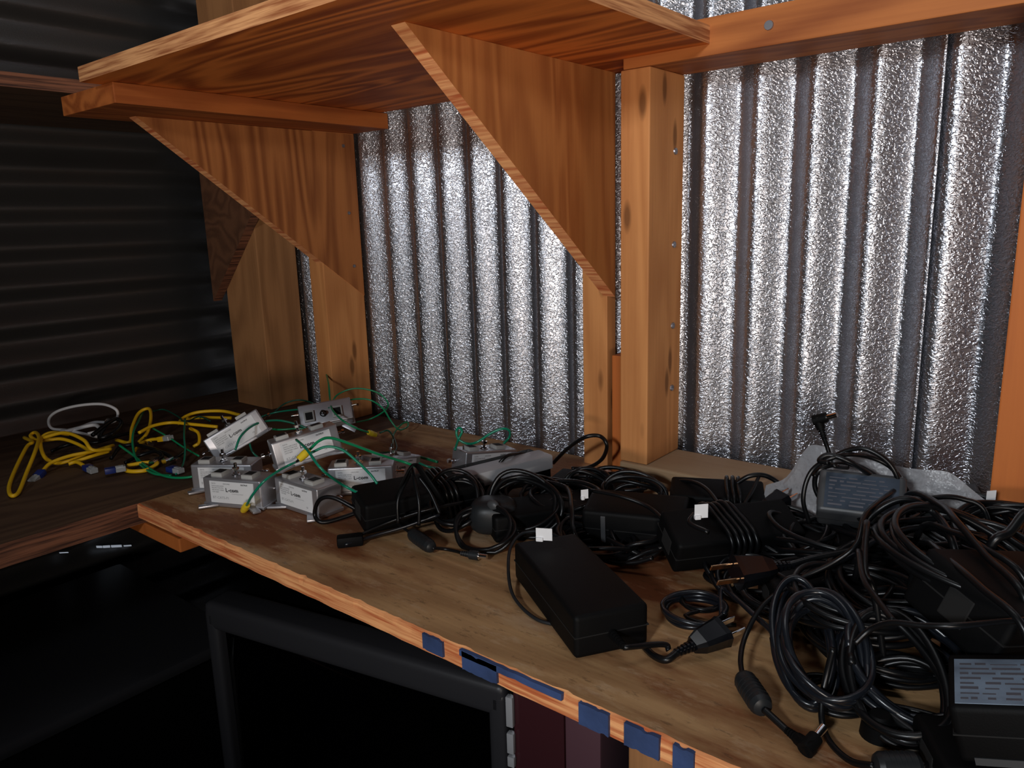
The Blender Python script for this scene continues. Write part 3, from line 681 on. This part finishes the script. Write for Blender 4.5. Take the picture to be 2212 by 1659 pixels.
def brick(label, loc, ang, dims=(.13, .056, .032), tilt=(0, 0), lab=None, mat='black', wraps=0, wrap_at=.5, wrap_r=.0022, strap=False, spread=.0062):
    L, D, H = dims
    fr = rotz(ang) @ Matrix.Rotation(R(tilt[0]), 3, 'Y') @ Matrix.Rotation(R(tilt[1]), 3, 'X')
    t = thing('power_adapter', label, 'charger', loc, fr)
    bm = bmesh.new(); box(bm, (-L / 2, -D / 2, 0), (L / 2, D / 2, H), .0045, 3)
    obj('housing', bm, mat, t, 40)
    bm = bmesh.new(); box(bm, (-L / 2 - .0003, -D / 2 - .0003, H * .49), (L / 2 + .0003, D / 2 + .0003, H * .515), .0)
    obj('seam', bm, 'dark', t)
    if lab:
        x0, x1, y0, y1, mt_ = lab
        l = obj('label', BX((x0, y0, H), (x1, y1, H + .0004)), mt_, t); l['label'] = 'printed rating label'
        bm = bmesh.new(); rnd = random.Random(int(L * 1e4 + ang))
        for k in range(8):
            yy = y0 + (y1 - y0) * (.08 + .11 * k); xx = x0 + .003
            while xx < x1 - .012:
                w = rnd.uniform(.003, .016); box(bm, (xx, yy, H + .0004), (min(xx + w, x1 - .003), yy + (y1 - y0) * rnd.uniform(.02, .055), H + .0006)); xx += w + rnd.uniform(.001, .006)
        obj('print', bm, 'ink', l)
    bm = bmesh.new(); ribbed(bm, (L / 2 - .001, 0, H * .45), (L / 2 + .020, 0, H * .45), .0042, .0030, 6); obj('strain_relief', bm, 'black', t, 40)
    bm = bmesh.new(); box(bm, (-L / 2 - .0006, -.010, H * .25), (-L / 2 + .002, .010, H * .75), .001); obj('inlet', bm, 'dark', t)
    if wraps:
        pts = []; n = 20 * wraps; rr = wrap_r + .0008; a0 = H / 2 + rr; b0 = D / 2 + rr; rnd = random.Random(wraps * 7 + int(ang))
        for i in range(n + 1):
            th = 2 * math.pi * i / 20; c, s = math.cos(th), math.sin(th); k = 5.0
            q = (abs(c) ** k + abs(s) ** k) ** (-1 / k)
            loose = 1 + .06 * noise.noise(V((i * .15, wraps, 0))) + .05
            x = -L / 2 + L * wrap_at + (i / 20 - wraps / 2) * spread + .0045 * math.sin(th + wraps)
            pts.append(V((x, c * q * b0 * loose, H / 2 + s * q * a0 * loose)))
        bm = sweep(bmesh.new(), pts, wrap_r, 8, n=3, floor=False)
        obj('wrapped_cord', bm, 'rubber', t, 'all')
    if strap:
        bm = bmesh.new()
        for k in (-1, 1):
            box(bm, (-.007 + k * .012, -D / 2 - .003, -.0), (.007 + k * .012, D / 2 + .003, H + .003), .002)
        obj('strap', bm, 'greyrub', t, 40)
    return t
def addcord(t, pts, r=.0021, mat='rubber', name='cord', flat=1.0): return cable(name, [V(p) for p in pts], r, mat, t, flat=flat)
def two_prong(t, a, d, upv=V((0, 0, 1)), prong='chrome', s=1.0):
    fr = frame(V(d).normalized(), upv); a = V(a)
    bm = bmesh.new(); pts = [(0, .006, .005), (.008, .009, .007), (.026, .011, .0085), (.030, .012, .009)]
    for (x0, w0, h0), (x1, w1, h1) in zip(pts, pts[1:]):
        vs = []
        for x, w, h in ((x0, w0, h0), (x1, w1, h1)):
            ring = [(-w, -h * .6), (-w * .7, -h), (w * .7, -h), (w, -h * .6), (w, h * .6), (w * .7, h), (-w * .7, h), (-w, h * .6)]
            vs.append([bm.verts.new(a + fr @ V((x * s, y * s, z * s))) for y, z in ring])
        for k in range(8): bm.faces.new((vs[0][k], vs[0][(k + 1) % 8], vs[1][(k + 1) % 8], vs[1][k]))
        bm.faces.new(vs[0][::-1]); bm.faces.new(vs[1])
    ribbed(bm, a - fr @ V((.016 * s, 0, 0)), a + fr @ V((.001, 0, 0)), .0034, .0050, 5)
    wobj('plug_body', bm, 'blackgloss', t, 40)
    for k in (-1, 1):
        bm = bmesh.new(); box(bm, (.030 * s, k * .0062 * s - .0008, -.0033), (.047 * s, k * .0062 * s + .0008, .0033), .0006, 1, rot=fr, at=a)
        wobj('prong', bm, prong, t, None, 'metal prong')
def papertag(t, p, d, w=.014, h=.016, upv=V((0, 0, 1))):
    fr = frame(V(d), upv); bm = bmesh.new(); box(bm, (0, -.0003, 0), (w, .0003, h), .0, rot=fr, at=p); box(bm, (0, -.0022, -.001), (w * .45, .0022, .003), .001, rot=fr, at=p)
    wobj('paper_tag', bm, 'tag', t, None, 'white folded paper tag')
def coilpts(c, r1, r2, n, ax1, ax2, jit=.004, sd=0, thick=.006, start=0.0):
    c = V(c); ax1 = V(ax1).normalized(); ax2 = V(ax2).normalized(); nn = ax1.cross(ax2); out = []; K = 16
    for i in range(int(n * K) + 1):
        th = 2 * math.pi * i / K + start; j = noise.noise(V((i * .13, sd, 1.7))); j2 = noise.noise(V((i * .11, sd, 9.1))); j3 = noise.noise(V((i * .21, sd, 4.4)))
        out.append(c + ax1 * (r1 + jit * j * 2) * math.cos(th) + ax2 * (r2 + jit * j2 * 2) * math.sin(th) + nn * thick * j3 * 2)
    return out
def coil(label, c, r1, r2, n, ax1, ax2, r=.0024, mat='rubber', sd=0, jit=.004, thick=.006, tail=None, start=0.0, name='coiled_cable'):
    pts = coilpts(c, r1, r2, n, ax1, ax2, jit, sd, thick, start)
    if tail: pts = pts + [V(p) for p in tail]
    t = thing(name, label, 'cable', (c[0], c[1], 0))
    cable('cord', pts, r, mat, t, n=3 if not tail else 4); return t
X1 = V((1, 0, 0)); Y1 = V((0, 1, 0)); Z1 = V((0, 0, 1))

# 1 the big brick in front
t = brick('large black charger brick in the foreground nearest the shelf edge', (-.355, .512, .0005), -33, (.152, .064, .037))
p = t.matrix_basis @ V((.096, 0, .016))
addcord(t, [p] + P((1432, 1392, .010), (1445, 1405, .006)), .0024)
addcord(t, P((1240, 1175, .012), (1180, 1150, .030), (1130, 1152, .030), (1104, 1180, .022), (1098, 1225, .014), (1104, 1275, .006), (1125, 1310, .003), (1160, 1338, .002), (1200, 1350, .002)), .0016, 'greyrub', 'dc_cord')
papertag(t, az(1158, 1166, .045), az(1190, 1168, .045) - az(1158, 1166, .045), .0155, .012)
# plug in front with silver prongs
pa = az(1478, 1402, .010); pb = az(1548, 1370, .014)
t = thing('power_plug', 'black two-prong plug with silver prongs lying right of the large brick', 'plug', (pa.x, pa.y, 0))
two_prong(t, pa + (pb - pa) * .25, pb - pa, V((.2, -.5, 1)), 'chrome', 1.0)
addcord(t, [pa + (pa - pb) * .2] + P((1440, 1425, .006), (1415, 1418, .004), (1395, 1400, .003), (1385, 1385, .003)), .0030)
# 2 wrapped brick
t = brick('black charger brick wrapped in its own cord, centre of the pile', (-.285, .672, .018), 50, (.13, .050, .036), (0, 22), wraps=5, wrap_at=.47)
addcord(t, P((1500, 1110, .075), (1490, 1130, .07), (1530, 1150, .068)), .0022)
papertag(t, az(1500, 1120, .074), az(1525, 1118, .074) - az(1500, 1120, .074), .0125, .013)
# 3 grey labelled brick on top
t = brick('charger with a bluish label held up by cord loops behind the pile', az(1858, 1098, .070) , 14, (.072, .042, .036), (0, 48), lab=(-.030, .030, -.017, .017, 'label_dark'), mat='grey')
for k, (pp, rad) in enumerate(((P((1748, 1130, .06), (1735, 1075, .085), (1755, 1015, .11), (1810, 985, .125), (1870, 985, .12), (1925, 1010, .11), (1960, 1060, .09), (1985, 1110, .07)), .0022),
        (P((1785, 1100, .07), (1760, 1050, .09), (1775, 1012, .108), (1840, 1003, .11), (1900, 1035, .10), (1945, 1085, .08)), .0024),
        (P((1790, 1000, .12), (1770, 995, .12), (1790, 983, .125), (1840, 1000, .12), (1900, 1040, .10), (1950, 1070, .09), (1975, 1110, .075)), .0024))): addcord(t, pp, rad)
t = thing('charger_cable', 'black cord whose right-angle plug stands upright against the metal wall', 'cable', az(1800, 1020, 0))
pl = ay(1790, 975, .74); pt = ay(1772, 922, .74)
addcord(t, P((1960, 1120, .07), (1945, 1050, .10), (1920, 1000, .12), (1870, 970, .13), (1825, 975, .125), (1775, 1005, .11), (1758, 1030, .10)), .0024)
addcord(t, P((1830, 1010, .11), (1800, 1005, .12),) + [ay(1793, 990, .735), pl, pl.lerp(pt, .55)], .0021)
barrel(t, pl.lerp(pt, .5), pt - pl, (ay(1800, 898, .74) - ay(1768, 906, .74)))
# 4 left wrapped brick with strap
t = brick('strapped black charger at the left end of the pile beside the surge protectors', az(905, 1105, .009), 66, (.145, .056, .036), (0, 8), wraps=3, wrap_at=.72, strap=False)
bm = bmesh.new()
A = P((840, 1110, .004), (862, 1060, .05), (885, 1012, .078), (900, 1005, .08), (918, 1030, .066), (945, 1070, .045), (960, 1100, .02))
sweep(bm, A, .0052, 8, .3); wobj('strap', bm, 'black', t, 'all')
addcord(t, P((860, 1130, .02), (860, 1080, .045), (882, 1030, .066), (890, 1010, .075)), .002)
addcord(t, P((905, 1135, .02), (905, 1085, .045), (896, 1040, .064), (890, 1010, .075)), .002)
addcord(t, P((950, 1110, .03), (930, 1065, .05), (905, 1030, .066)), .002)
addcord(t, P((740, 1172, .004), (790, 1150, .010), (850, 1125, .018), (930, 1100, .03), (1000, 1085, .03)), .0030, flat=.6)
addcord(t, P((745, 1178, .004), (800, 1160, .006), (870, 1140, .012), (950, 1112, .024)), .0030, 'rubber_blue', flat=.6)
addcord(t, P((770, 1100, .022), (720, 1075, .034), (690, 1080, .030), (680, 1110, .012), (695, 1128, .004), (740, 1118, .006), (790, 1100, .012)), .0026)
bm = bmesh.new(); box(bm, (-.014, -.007, 0), (.014, .007, .012), .003, 2, rot=rotz(52), at=az(757, 1178, 0)); wobj('plug_body', bm, 'black', t, 40)
t = thing('charger_cable', 'thin black cord with ferrite bead and grey barrel connector pointing right on bare shelf', 'cable', az(880, 1150, 0))
fa = az(888, 1152, .010); fb = az(934, 1184, .009); ferrite(t, fa, fb, .0072)
addcord(t, P((815, 1090, .03), (850, 1122, .016), (875, 1143, .011)) + [fa], .0016); addcord(t, [fb] + P((960, 1186, .004), (985, 1191, .004), (997, 1195, .005)), .0018)
q = az(996, 1195, .006); barrel(t, q, az(1030, 1200, .006) - q)
# 5 silver bar
sa = az(1002, 1034, .046); sb = az(1192, 986, .048); fr = frame(sb - sa)
t = thing('power_adapter', 'long charger with a light silver side lying in front of the lone surge protector', 'charger', sa, fr)
ln = (sb - sa).length
obj('housing', BX((0, .002, -.030), (ln, .050, -.001), .003), 'black', t, 40)
obj('silver_side', BX((-.001, -.001, -.016), (ln + .001, .030, .002), .002), 'silver', t, 40)['label'] = 'smooth silver side'
addcord(t, P((1195, 1000, .02), (1225, 970, .045), (1262, 945, .068), (1295, 942, .07), (1311, 962, .06), (1300, 992, .035), (1270, 1010, .02), (1235, 1012, .02)), .0026, name='looped_cord')
addcord(t, P((1075, 1005, .045), (1095, 985, .055), (1120, 980, .05), (1150, 985, .045)), .0022)
addcord(t, P((1005, 1050, .03), (1020, 1030, .04), (1045, 1025, .04), (1060, 1045, .03)), .0024)
# 6,7 bricks behind
t = brick('small black charger wrapped in cord resting behind the central wrapped brick', (-.335, .760, .016), 25, (.10, .045, .030), (0, 10), wraps=3, wrap_at=.72)
addcord(t, P((1450, 1060, .03), (1465, 1040, .045), (1500, 1042, .05), (1530, 1060, .05), (1560, 1100, .045)), .0022)
addcord(t, P((1590, 1045, .05), (1620, 1028, .06), (1655, 1028, .06), (1690, 1050, .05), (1720, 1080, .04)), .0026)
addcord(t, P((1640, 1028, .06), (1625, 1060, .05), (1605, 1095, .04), (1595, 1120, .04)), .0020)
t = brick('black charger brick with a shiny edge strip between the coils and the central wrapped brick', (-.383, .668, .006), 20, (.105, .055, .040), (0, 6))
obj('edge_strip', BX((-.032, -.0295, .006), (-.027, -.0275, .036), .0005), 'grey', t)
papertag(t, az(1255, 1078, .052), az(1272, 1076, .052) - az(1255, 1078, .052), .008, .010)
addcord(t, P((1180, 1040, .05), (1225, 1055, .05), (1235, 1100, .045), (1240, 1150, .03), (1270, 1190, .012), (1320, 1215, .008), (1370, 1215, .012), (1410, 1205, .02)), .0024)
addcord(t, P((1200, 1110, .03), (1215, 1150, .02), (1240, 1180, .012), (1290, 1205, .006)), .0022)
addcord(t, P((1280, 1060, .055), (1340, 1072, .056), (1400, 1095, .05), (1440, 1130, .045)), .0022)
# round wall plug
p = az(1068, 1150, .0); t = thing('wall_adapter', 'dusty rounded black wall charger left of the white tagged cord', 'charger', p)
bm = bmesh.new(); bmesh.ops.create_uvsphere(bm, u_segments=24, v_segments=16, radius=1)
for v in bm.verts:
    c = v.co; k = (abs(c.x) ** 3 + abs(c.y) ** 3 + abs(c.z) ** 3) ** (-1 / 3); v.co = V((c.x * k * .027, c.y * k * .022, c.z * k * .020 + .021))
bmesh.ops.rotate(bm, verts=bm.verts[:], cent=(0, 0, .02), matrix=rotz(35)); obj('housing', bm, 'greyrub', t, 'all')
bm = bmesh.new(); bmesh.ops.create_uvsphere(bm, u_segments=14, v_segments=8, radius=.008)
bmesh.ops.scale(bm, verts=bm.verts[:], vec=(1, .6, .8)); bmesh.ops.translate(bm, verts=bm.verts[:], vec=(.010, -.012, .038)); obj('cord_exit', bm, 'grey', t, 'all')
# bottom-right labelled brick, big dark brick
t = brick('black charger with a pale bluish printed label at the lower right corner', V((-.054, .460, .060)) - rotz(10) @ Matrix.Rotation(R(-15), 3, 'Y') @ V((-.056, -.028, .036)), 10, (.12, .062, .036), tilt=(-15, 0), lab=(-.056, .05, -.028, .022, 'label_blue'))
bm = bmesh.new(); box(bm, (-.052, -.0316, -.0), (-.012, -.0308, .0045)); box(bm, (-.002, -.0316, -.0), (.030, -.0308, .0045)); obj('edge_highlights', bm, 'grey', t)
t = brick('smaller black charger under the labelled one at lower right', (-.020, .500, .0005), 30, (.11, .055, .022))
t = brick('big dark charger brick leaning in the right of the pile', (-.040, .610, .040), 60, (.15, .075, .045), (12, 14))
t = brick('black charger brick lying beneath the thin cords behind the coil of shiny cable', (-.165, .640, .0005), 35, (.13, .060, .034))
t = brick('black charger brick under the bluish labelled one near the sill', (-.16, .735, .0005), 10, (.14, .06, .035))
t = brick('grey-topped flat charger behind the white tag at the right', az(2010, 1110, .05), 22, (.085, .05, .024), (0, 10), mat='grey')
t = brick('black charger at the right edge beside the orange post', (-.015, .75, .012), 15, (.12, .06, .05))
papertag(t, az(2128, 1102, .075), az(2150, 1100, .075) - az(2128, 1102, .075), .009, .018)
t = brick('black charger brick buried under the coils left of centre', (-.49, .640, .0005), 55, (.12, .055, .030))
t = brick('small black charger lying near the narrow stud behind the coils', (-.49, .745, .0005), 12, (.10, .05, .028))

# plug with coppery prongs
pa = az(1700, 1222, .05); pb = az(1580, 1238, .05)
t = thing('power_plug', 'black two-prong plug with coppery prongs under the central wrapped brick', 'plug', (pa.x, pa.y, 0))
two_prong(t, pa.lerp(pb, .25), pb - pa, V((.3, -.6, 1)), 'brass', 1.15)
addcord(t, [pa] + P((1760, 1205, .055), (1850, 1185, .06), (1950, 1150, .07), (2060, 1120, .06)), .0026)
addcord(t, P((1700, 1250, .04), (1770, 1230, .05), (1850, 1195, .06), (1900, 1160, .07), (2000, 1100, .07)), .0022, 'rubber_blue')
pa = az(1690, 1085, .055)
t = thing('power_plug', 'black two-prong plug with dull prongs pointing up right behind the wrapped brick', 'plug', (pa.x, pa.y, 0))
two_prong(t, az(1650, 1100, .05), az(1720, 1060, .06) - az(1650, 1100, .05), V((0, -.5, 1)), 'chrome', .9)
addcord(t, P((1645, 1105, .048), (1600, 1120, .05), (1570, 1110, .055)), .0024)
# the long thin cord with ferrite and angled plug in front
t = thing('charger_cable', 'black cord with a ferrite bead and angled plug near the shelf edge', 'cable', az(1620, 1500, 0))
fa = az(1604, 1462, .010); fb = az(1650, 1532, .010); ferrite(t, fa, fb, .0082)
addcord(t, P((1930, 1060, .10), (1870, 1110, .10), (1850, 1175, .085), (1800, 1215, .07), (1720, 1255, .055), (1650, 1305, .04), (1612, 1370, .022), (1600, 1420, .014)) + [fa], .0020)
q = az(1700, 1578, .005); addcord(t, [fb, fb.lerp(q, .5), q], .0024)
barrel(t, q, az(1745, 1612, .007) - q, az(1778, 1585, .012) - az(1752, 1618, .008))
t = thing('charger_cable', 'black cord running down to a ferrite bead at the bottom edge of the photo', 'cable', az(1800, 1600, 0))
fa = az(1888, 1655, .010); fb = az(1990, 1655, .010); ferrite(t, fa, fb, .0085)
addcord(t, P((1800, 1400, .05), (1785, 1460, .03), (1775, 1520, .014), (1778, 1570, .004), (1800, 1612, .003), (1840, 1645, .004)) + [fa], .0022)
addcord(t, [fb] + P((2040, 1640, .006), (2100, 1610, .012), (2160, 1585, .03), (2212, 1540, .05)), .0022)
t = thing('charger_cable', 'thin black cord crossing the big dark brick to the right edge', 'cable', az(1950, 1345, 0))
addcord(t, P((1846, 1390, .06), (1880, 1360, .07), (1925, 1345, .08), (1990, 1351, .085), (2060, 1352, .09), (2140, 1345, .09), (2230, 1338, .09)), .0020)
addcord(t, P((1855, 1190, .09), (1865, 1250, .085), (1895, 1295, .082), (1930, 1342, .08)), .0022)
t = thing('thick_cable', 'thick black cord running diagonally to the bottom right corner with a round plug end', 'cable', az(1950, 1560, 0))
addcord(t, P((1850, 1440, .02), (1890, 1500, .016), (1930, 1550, .012), (2000, 1600, .008), (2080, 1640, .006), (2150, 1680, .006)), .0034)
p = az(1898, 1588, 0); bm = bmesh.new(); cyl(bm, p, p + V((0, 0, .010)), .012, .011, 24); cyl(bm, p + V((0, 0, .010)), p + V((0, 0, .016)), .0105, .006, 24); wobj('plug_body', bm, 'black', t, 40)
# coils
vw = (EYE - az(1790, 1400, .02)).normalized(); side = V((0, 0, 1)).cross(vw).normalized() * -1; upv = vw.cross(side) * -1
def tilted(k): return (side, (upv * k + (Y1 * .7 - X1 * .4).normalized() * (1 - k)).normalized())
s1, u1 = tilted(.45)
coil('neat coil of shiny black cable right of the two-prong plug', az(1780, 1400, .034), .027, .041, 7, s1, u1, .0025, 'rubber_blue', 3, .004, .010)
coil('second coil of shiny cable leaning on the neat coil', az(1735, 1380, .030), .020, .052, 3, s1, u1, .0026, 'rubber_blue', 5, .003, .008)
coil('open ring of doubled black cord with plug cord crossing it', az(1502, 1316, .010), .026, .026, 3, X1, Y1, .0024, 'rubber_blue', 8, .002, .003, tail=P((1560, 1270, .016), (1620, 1320, .02), (1680, 1380, .02), (1700, 1440, .012), (1720, 1490, .006)))
coil('loose loops of black cord inside the open ring', az(1515, 1300, .008), .018, .014, 2, X1, Y1, .0018, 'rubber', 12, .003, .002, tail=P((1480, 1330, .006), (1540, 1350, .005), (1590, 1350, .006)))
s2, u2 = tilted(.6)
coil('bundle of black cord loops arching behind the round wall charger', az(1130, 1090, .030), .040, .034, 5, s2, u2, .0026, 'rubber', 15, .006, .012)
coil('bundle of black cords arching below the silver-sided charger', az(1165, 1078, .020), .046, .022, 5, s2, u2, .0026, 'rubber', 19, .006, .014)
coil('tangled coil of cord right of the silver-sided charger near the stud', az(1270, 1052, .028), .030, .022, 5, s2, u2, .0024, 'rubber', 22, .006, .010)
coil('coil of black cord piled left of the small wrapped charger', az(1370, 1072, .030), .034, .022, 6, s2, u2, .0024, 'rubber', 25, .006, .010)
coil('loose black cord behind the strapped charger', az(985, 1085, .030), .030, .034, 4, s2, u2, .0024, 'rubber', 28, .006, .010)
coil('low black cord loops around the round wall charger', az(1045, 1140, .020), .034, .028, 3, s2, u2, .0022, 'rubber', 31, .004, .008)
coil('mass of black cord loops under the bluish labelled charger', az(1800, 1180, .035), .050, .036, 6, X1, Y1, .0024, 'rubber', 34, .010, .014)
coil('wide loops of black cord right of the bluish labelled charger', az(1960, 1150, .055), .050, .050, 6, X1, Y1, .0025, 'rubber', 37, .012, .012)
coil('large arching loops of cord at the right edge of the pile', az(2110, 1210, .085), .060, .060, 5, (X1 + Z1 * -.3), Y1, .0026, 'rubber', 40, .012, .010)
coil('loops of black cord in front of the big dark brick', az(1960, 1440, .030), .040, .040, 5, s1, u1, .0028, 'rubber_blue', 43, .006, .010)
coil('thick cord loops standing left of the printed label at lower right', az(1930, 1460, .030), .030, .046, 3, s1, u1, .0028, 'rubber', 46, .005, .008)
coil('flat loops of cord under the crossing thin cords in the pile centre', az(1720, 1290, .020), .050, .034, 5, X1, Y1, .0025, 'rubber', 49, .008, .008)
coil('loops of cord between the neat coil and the big dark brick', az(1850, 1300, .040), .050, .045, 6, X1, Y1, .0024, 'rubber', 52, .010, .012)
coil('small cord loop lying on the bare shelf below the neat coil', az(1810, 1500, .004), .024, .020, 2, X1, Y1, .0022, 'rubber', 55, .003, .002)
coil('black cord loops behind the strip-edged charger', az(1330, 1040, .03), .034, .016, 3, s2, u2, .0024, 'rubber', 58, .004, .008)
coil('cord loops lying behind the large foreground brick', az(1290, 1165, .018), .040, .030, 4, X1, Y1, .0022, 'rubber', 61, .006, .006)
for (lab, px, py, z, r1, r2, n_, sd) in (
    ('dense loops of black cord between the silver-sided charger and the nailed post', 1215, 1085, .024, .045, .030, 6, 71),
    ('black cord loops under the strip-edged charger, near the white tag', 1240, 1130, .014, .045, .030, 5, 74),
    ('black cord loops left of the central wrapped brick', 1380, 1165, .018, .030, .026, 5, 77),
    ('black cord loops right of the central wrapped brick, under the coppery prongs', 1700, 1160, .030, .040, .034, 7, 80),
    ('low loops of black cord under the coppery-pronged plug', 1640, 1260, .010, .045, .026, 5, 83),
    ('dense cord loops behind the neat coil of shiny cable', 1800, 1265, .030, .055, .034, 7, 86),
    ('dense cord loops in front of the smooth dark brick at right', 1900, 1370, .020, .050, .040, 6, 89),
    ('cord loops filling the gap left of the big dark brick', 1930, 1250, .045, .045, .045, 7, 92),
    ('cord loops beneath the white tag at right', 2080, 1130, .060, .045, .035, 6, 95),
    ('cord loops beside the orange post at the right edge', 2180, 1160, .070, .045, .045, 6, 98),
    ('low cord loops between the neat coil and the labelled charger at lower right', 1985, 1500, .012, .036, .026, 4, 101),
    ('loops of cord behind the left strapped charger near the silver bar', 1045, 1085, .014, .034, .022, 5, 104)):
    coil(lab, az(px, py, z), r1, r2, n_, X1, Y1 + Z1 * .25, .0024, 'rubber', sd, .010, .010)
for i, (lab, pp, r_) in enumerate((
    ('long cord sweeping from the loops down to the right edge, uppermost of the fan', P((1960, 1070, .10), (2030, 1090, .11), (2070, 1130, .11), (2130, 1200, .10), (2212, 1290, .09)), .0026),
    ('cord of the right fan running below the uppermost one', P((1990, 1140, .09), (2060, 1150, .10), (2120, 1180, .10), (2212, 1250, .09)), .0024),
    ('cord arching just in front of the white tag at right', P((1950, 1100, .09), (2020, 1075, .10), (2080, 1078, .10), (2130, 1110, .09)), .0022),
    ('lowest cord of the right fan over the big dark brick', P((1990, 1175, .09), (2050, 1210, .10), (2120, 1270, .10), (2212, 1360, .09)), .0024),
    ('cord arching high over the mass right of the bluish labelled charger', P((1860, 1150, .08), (1900, 1100, .10), (1960, 1078, .11), (2020, 1110, .10), (2060, 1180, .09)), .0030),
    ('cord hanging vertically below the bluish labelled charger', P((1872, 1130, .10), (1868, 1190, .09), (1870, 1240, .08), (1888, 1280, .07)), .0026),
    ('pale-streaked cord beside the orange post', P((2140, 1180, .10), (2180, 1150, .11), (2225, 1110, .12)), .0034))):
    t = thing('loose_cable', lab, 'cable', (pp[0].x, pp[0].y, 0)); addcord(t, [pp[0] + V((-.008, .010, -.055))] + pp + [pp[-1] + V((.01, 0, -.05))], r_)

# ------------------------------------------------------------------ plastic film behind the pile
top = [(1655, 1048), (1700, 1030), (1738, 975), (1760, 960), (1800, 968), (1850, 985), (1935, 1006), (1990, 1014), (2040, 1018), (2070, 1035), (2100, 1060), (2135, 1088)]
bm = bmesh.new(); rows = []; tp = [ay(x, y, .775) for x, y in top]; tp2 = spline(tp, 5)
for q in tp2:
    col = []
    for k in range(11):
        s = k / 10; f = (q.x * 37 + s * 3)
        cr = noise.noise(V((q.x * 14, s * 1.5, 1))) * .004 + noise.noise(V((q.x * 50, s * 4, 4))) * .0022
        col.append(bm.verts.new((q.x + .3 * cr, .745 + (q.y - .745) * s ** .8 + cr * (.3 + s * .7) , .0405 * (0) + .004 + (q.z - .004) * s)))
    rows.append(col)
for A, B in zip(rows, rows[1:]):
    for k in range(10): bm.faces.new((A[k], A[k + 1], B[k + 1], B[k]))
bmesh.ops.solidify(bm, geom=bm.faces[:], thickness=.0007)
o = obj('plastic_film', bm, 'paper', None, 14); tag(o, 'crumpled cloudy plastic film propped against the sill behind the chargers', 'plastic sheet')
# crumb
p = az(1300, 1024, .0); bm = bmesh.new(); bmesh.ops.create_icosphere(bm, subdivisions=3, radius=1)
for v in bm.verts: v.co = V((v.co.x * .012, v.co.y * .007, v.co.z * .0035 + .0034)) * (1 + .35 * noise.noise(v.co * 2.3))
o = obj('debris_flake', bm, 'pink', None, 30); o.location = p + V((0, 0, .0008)); tag(o, 'pale pinkish crumpled scrap lying on the shelf near the posts', 'scrap')
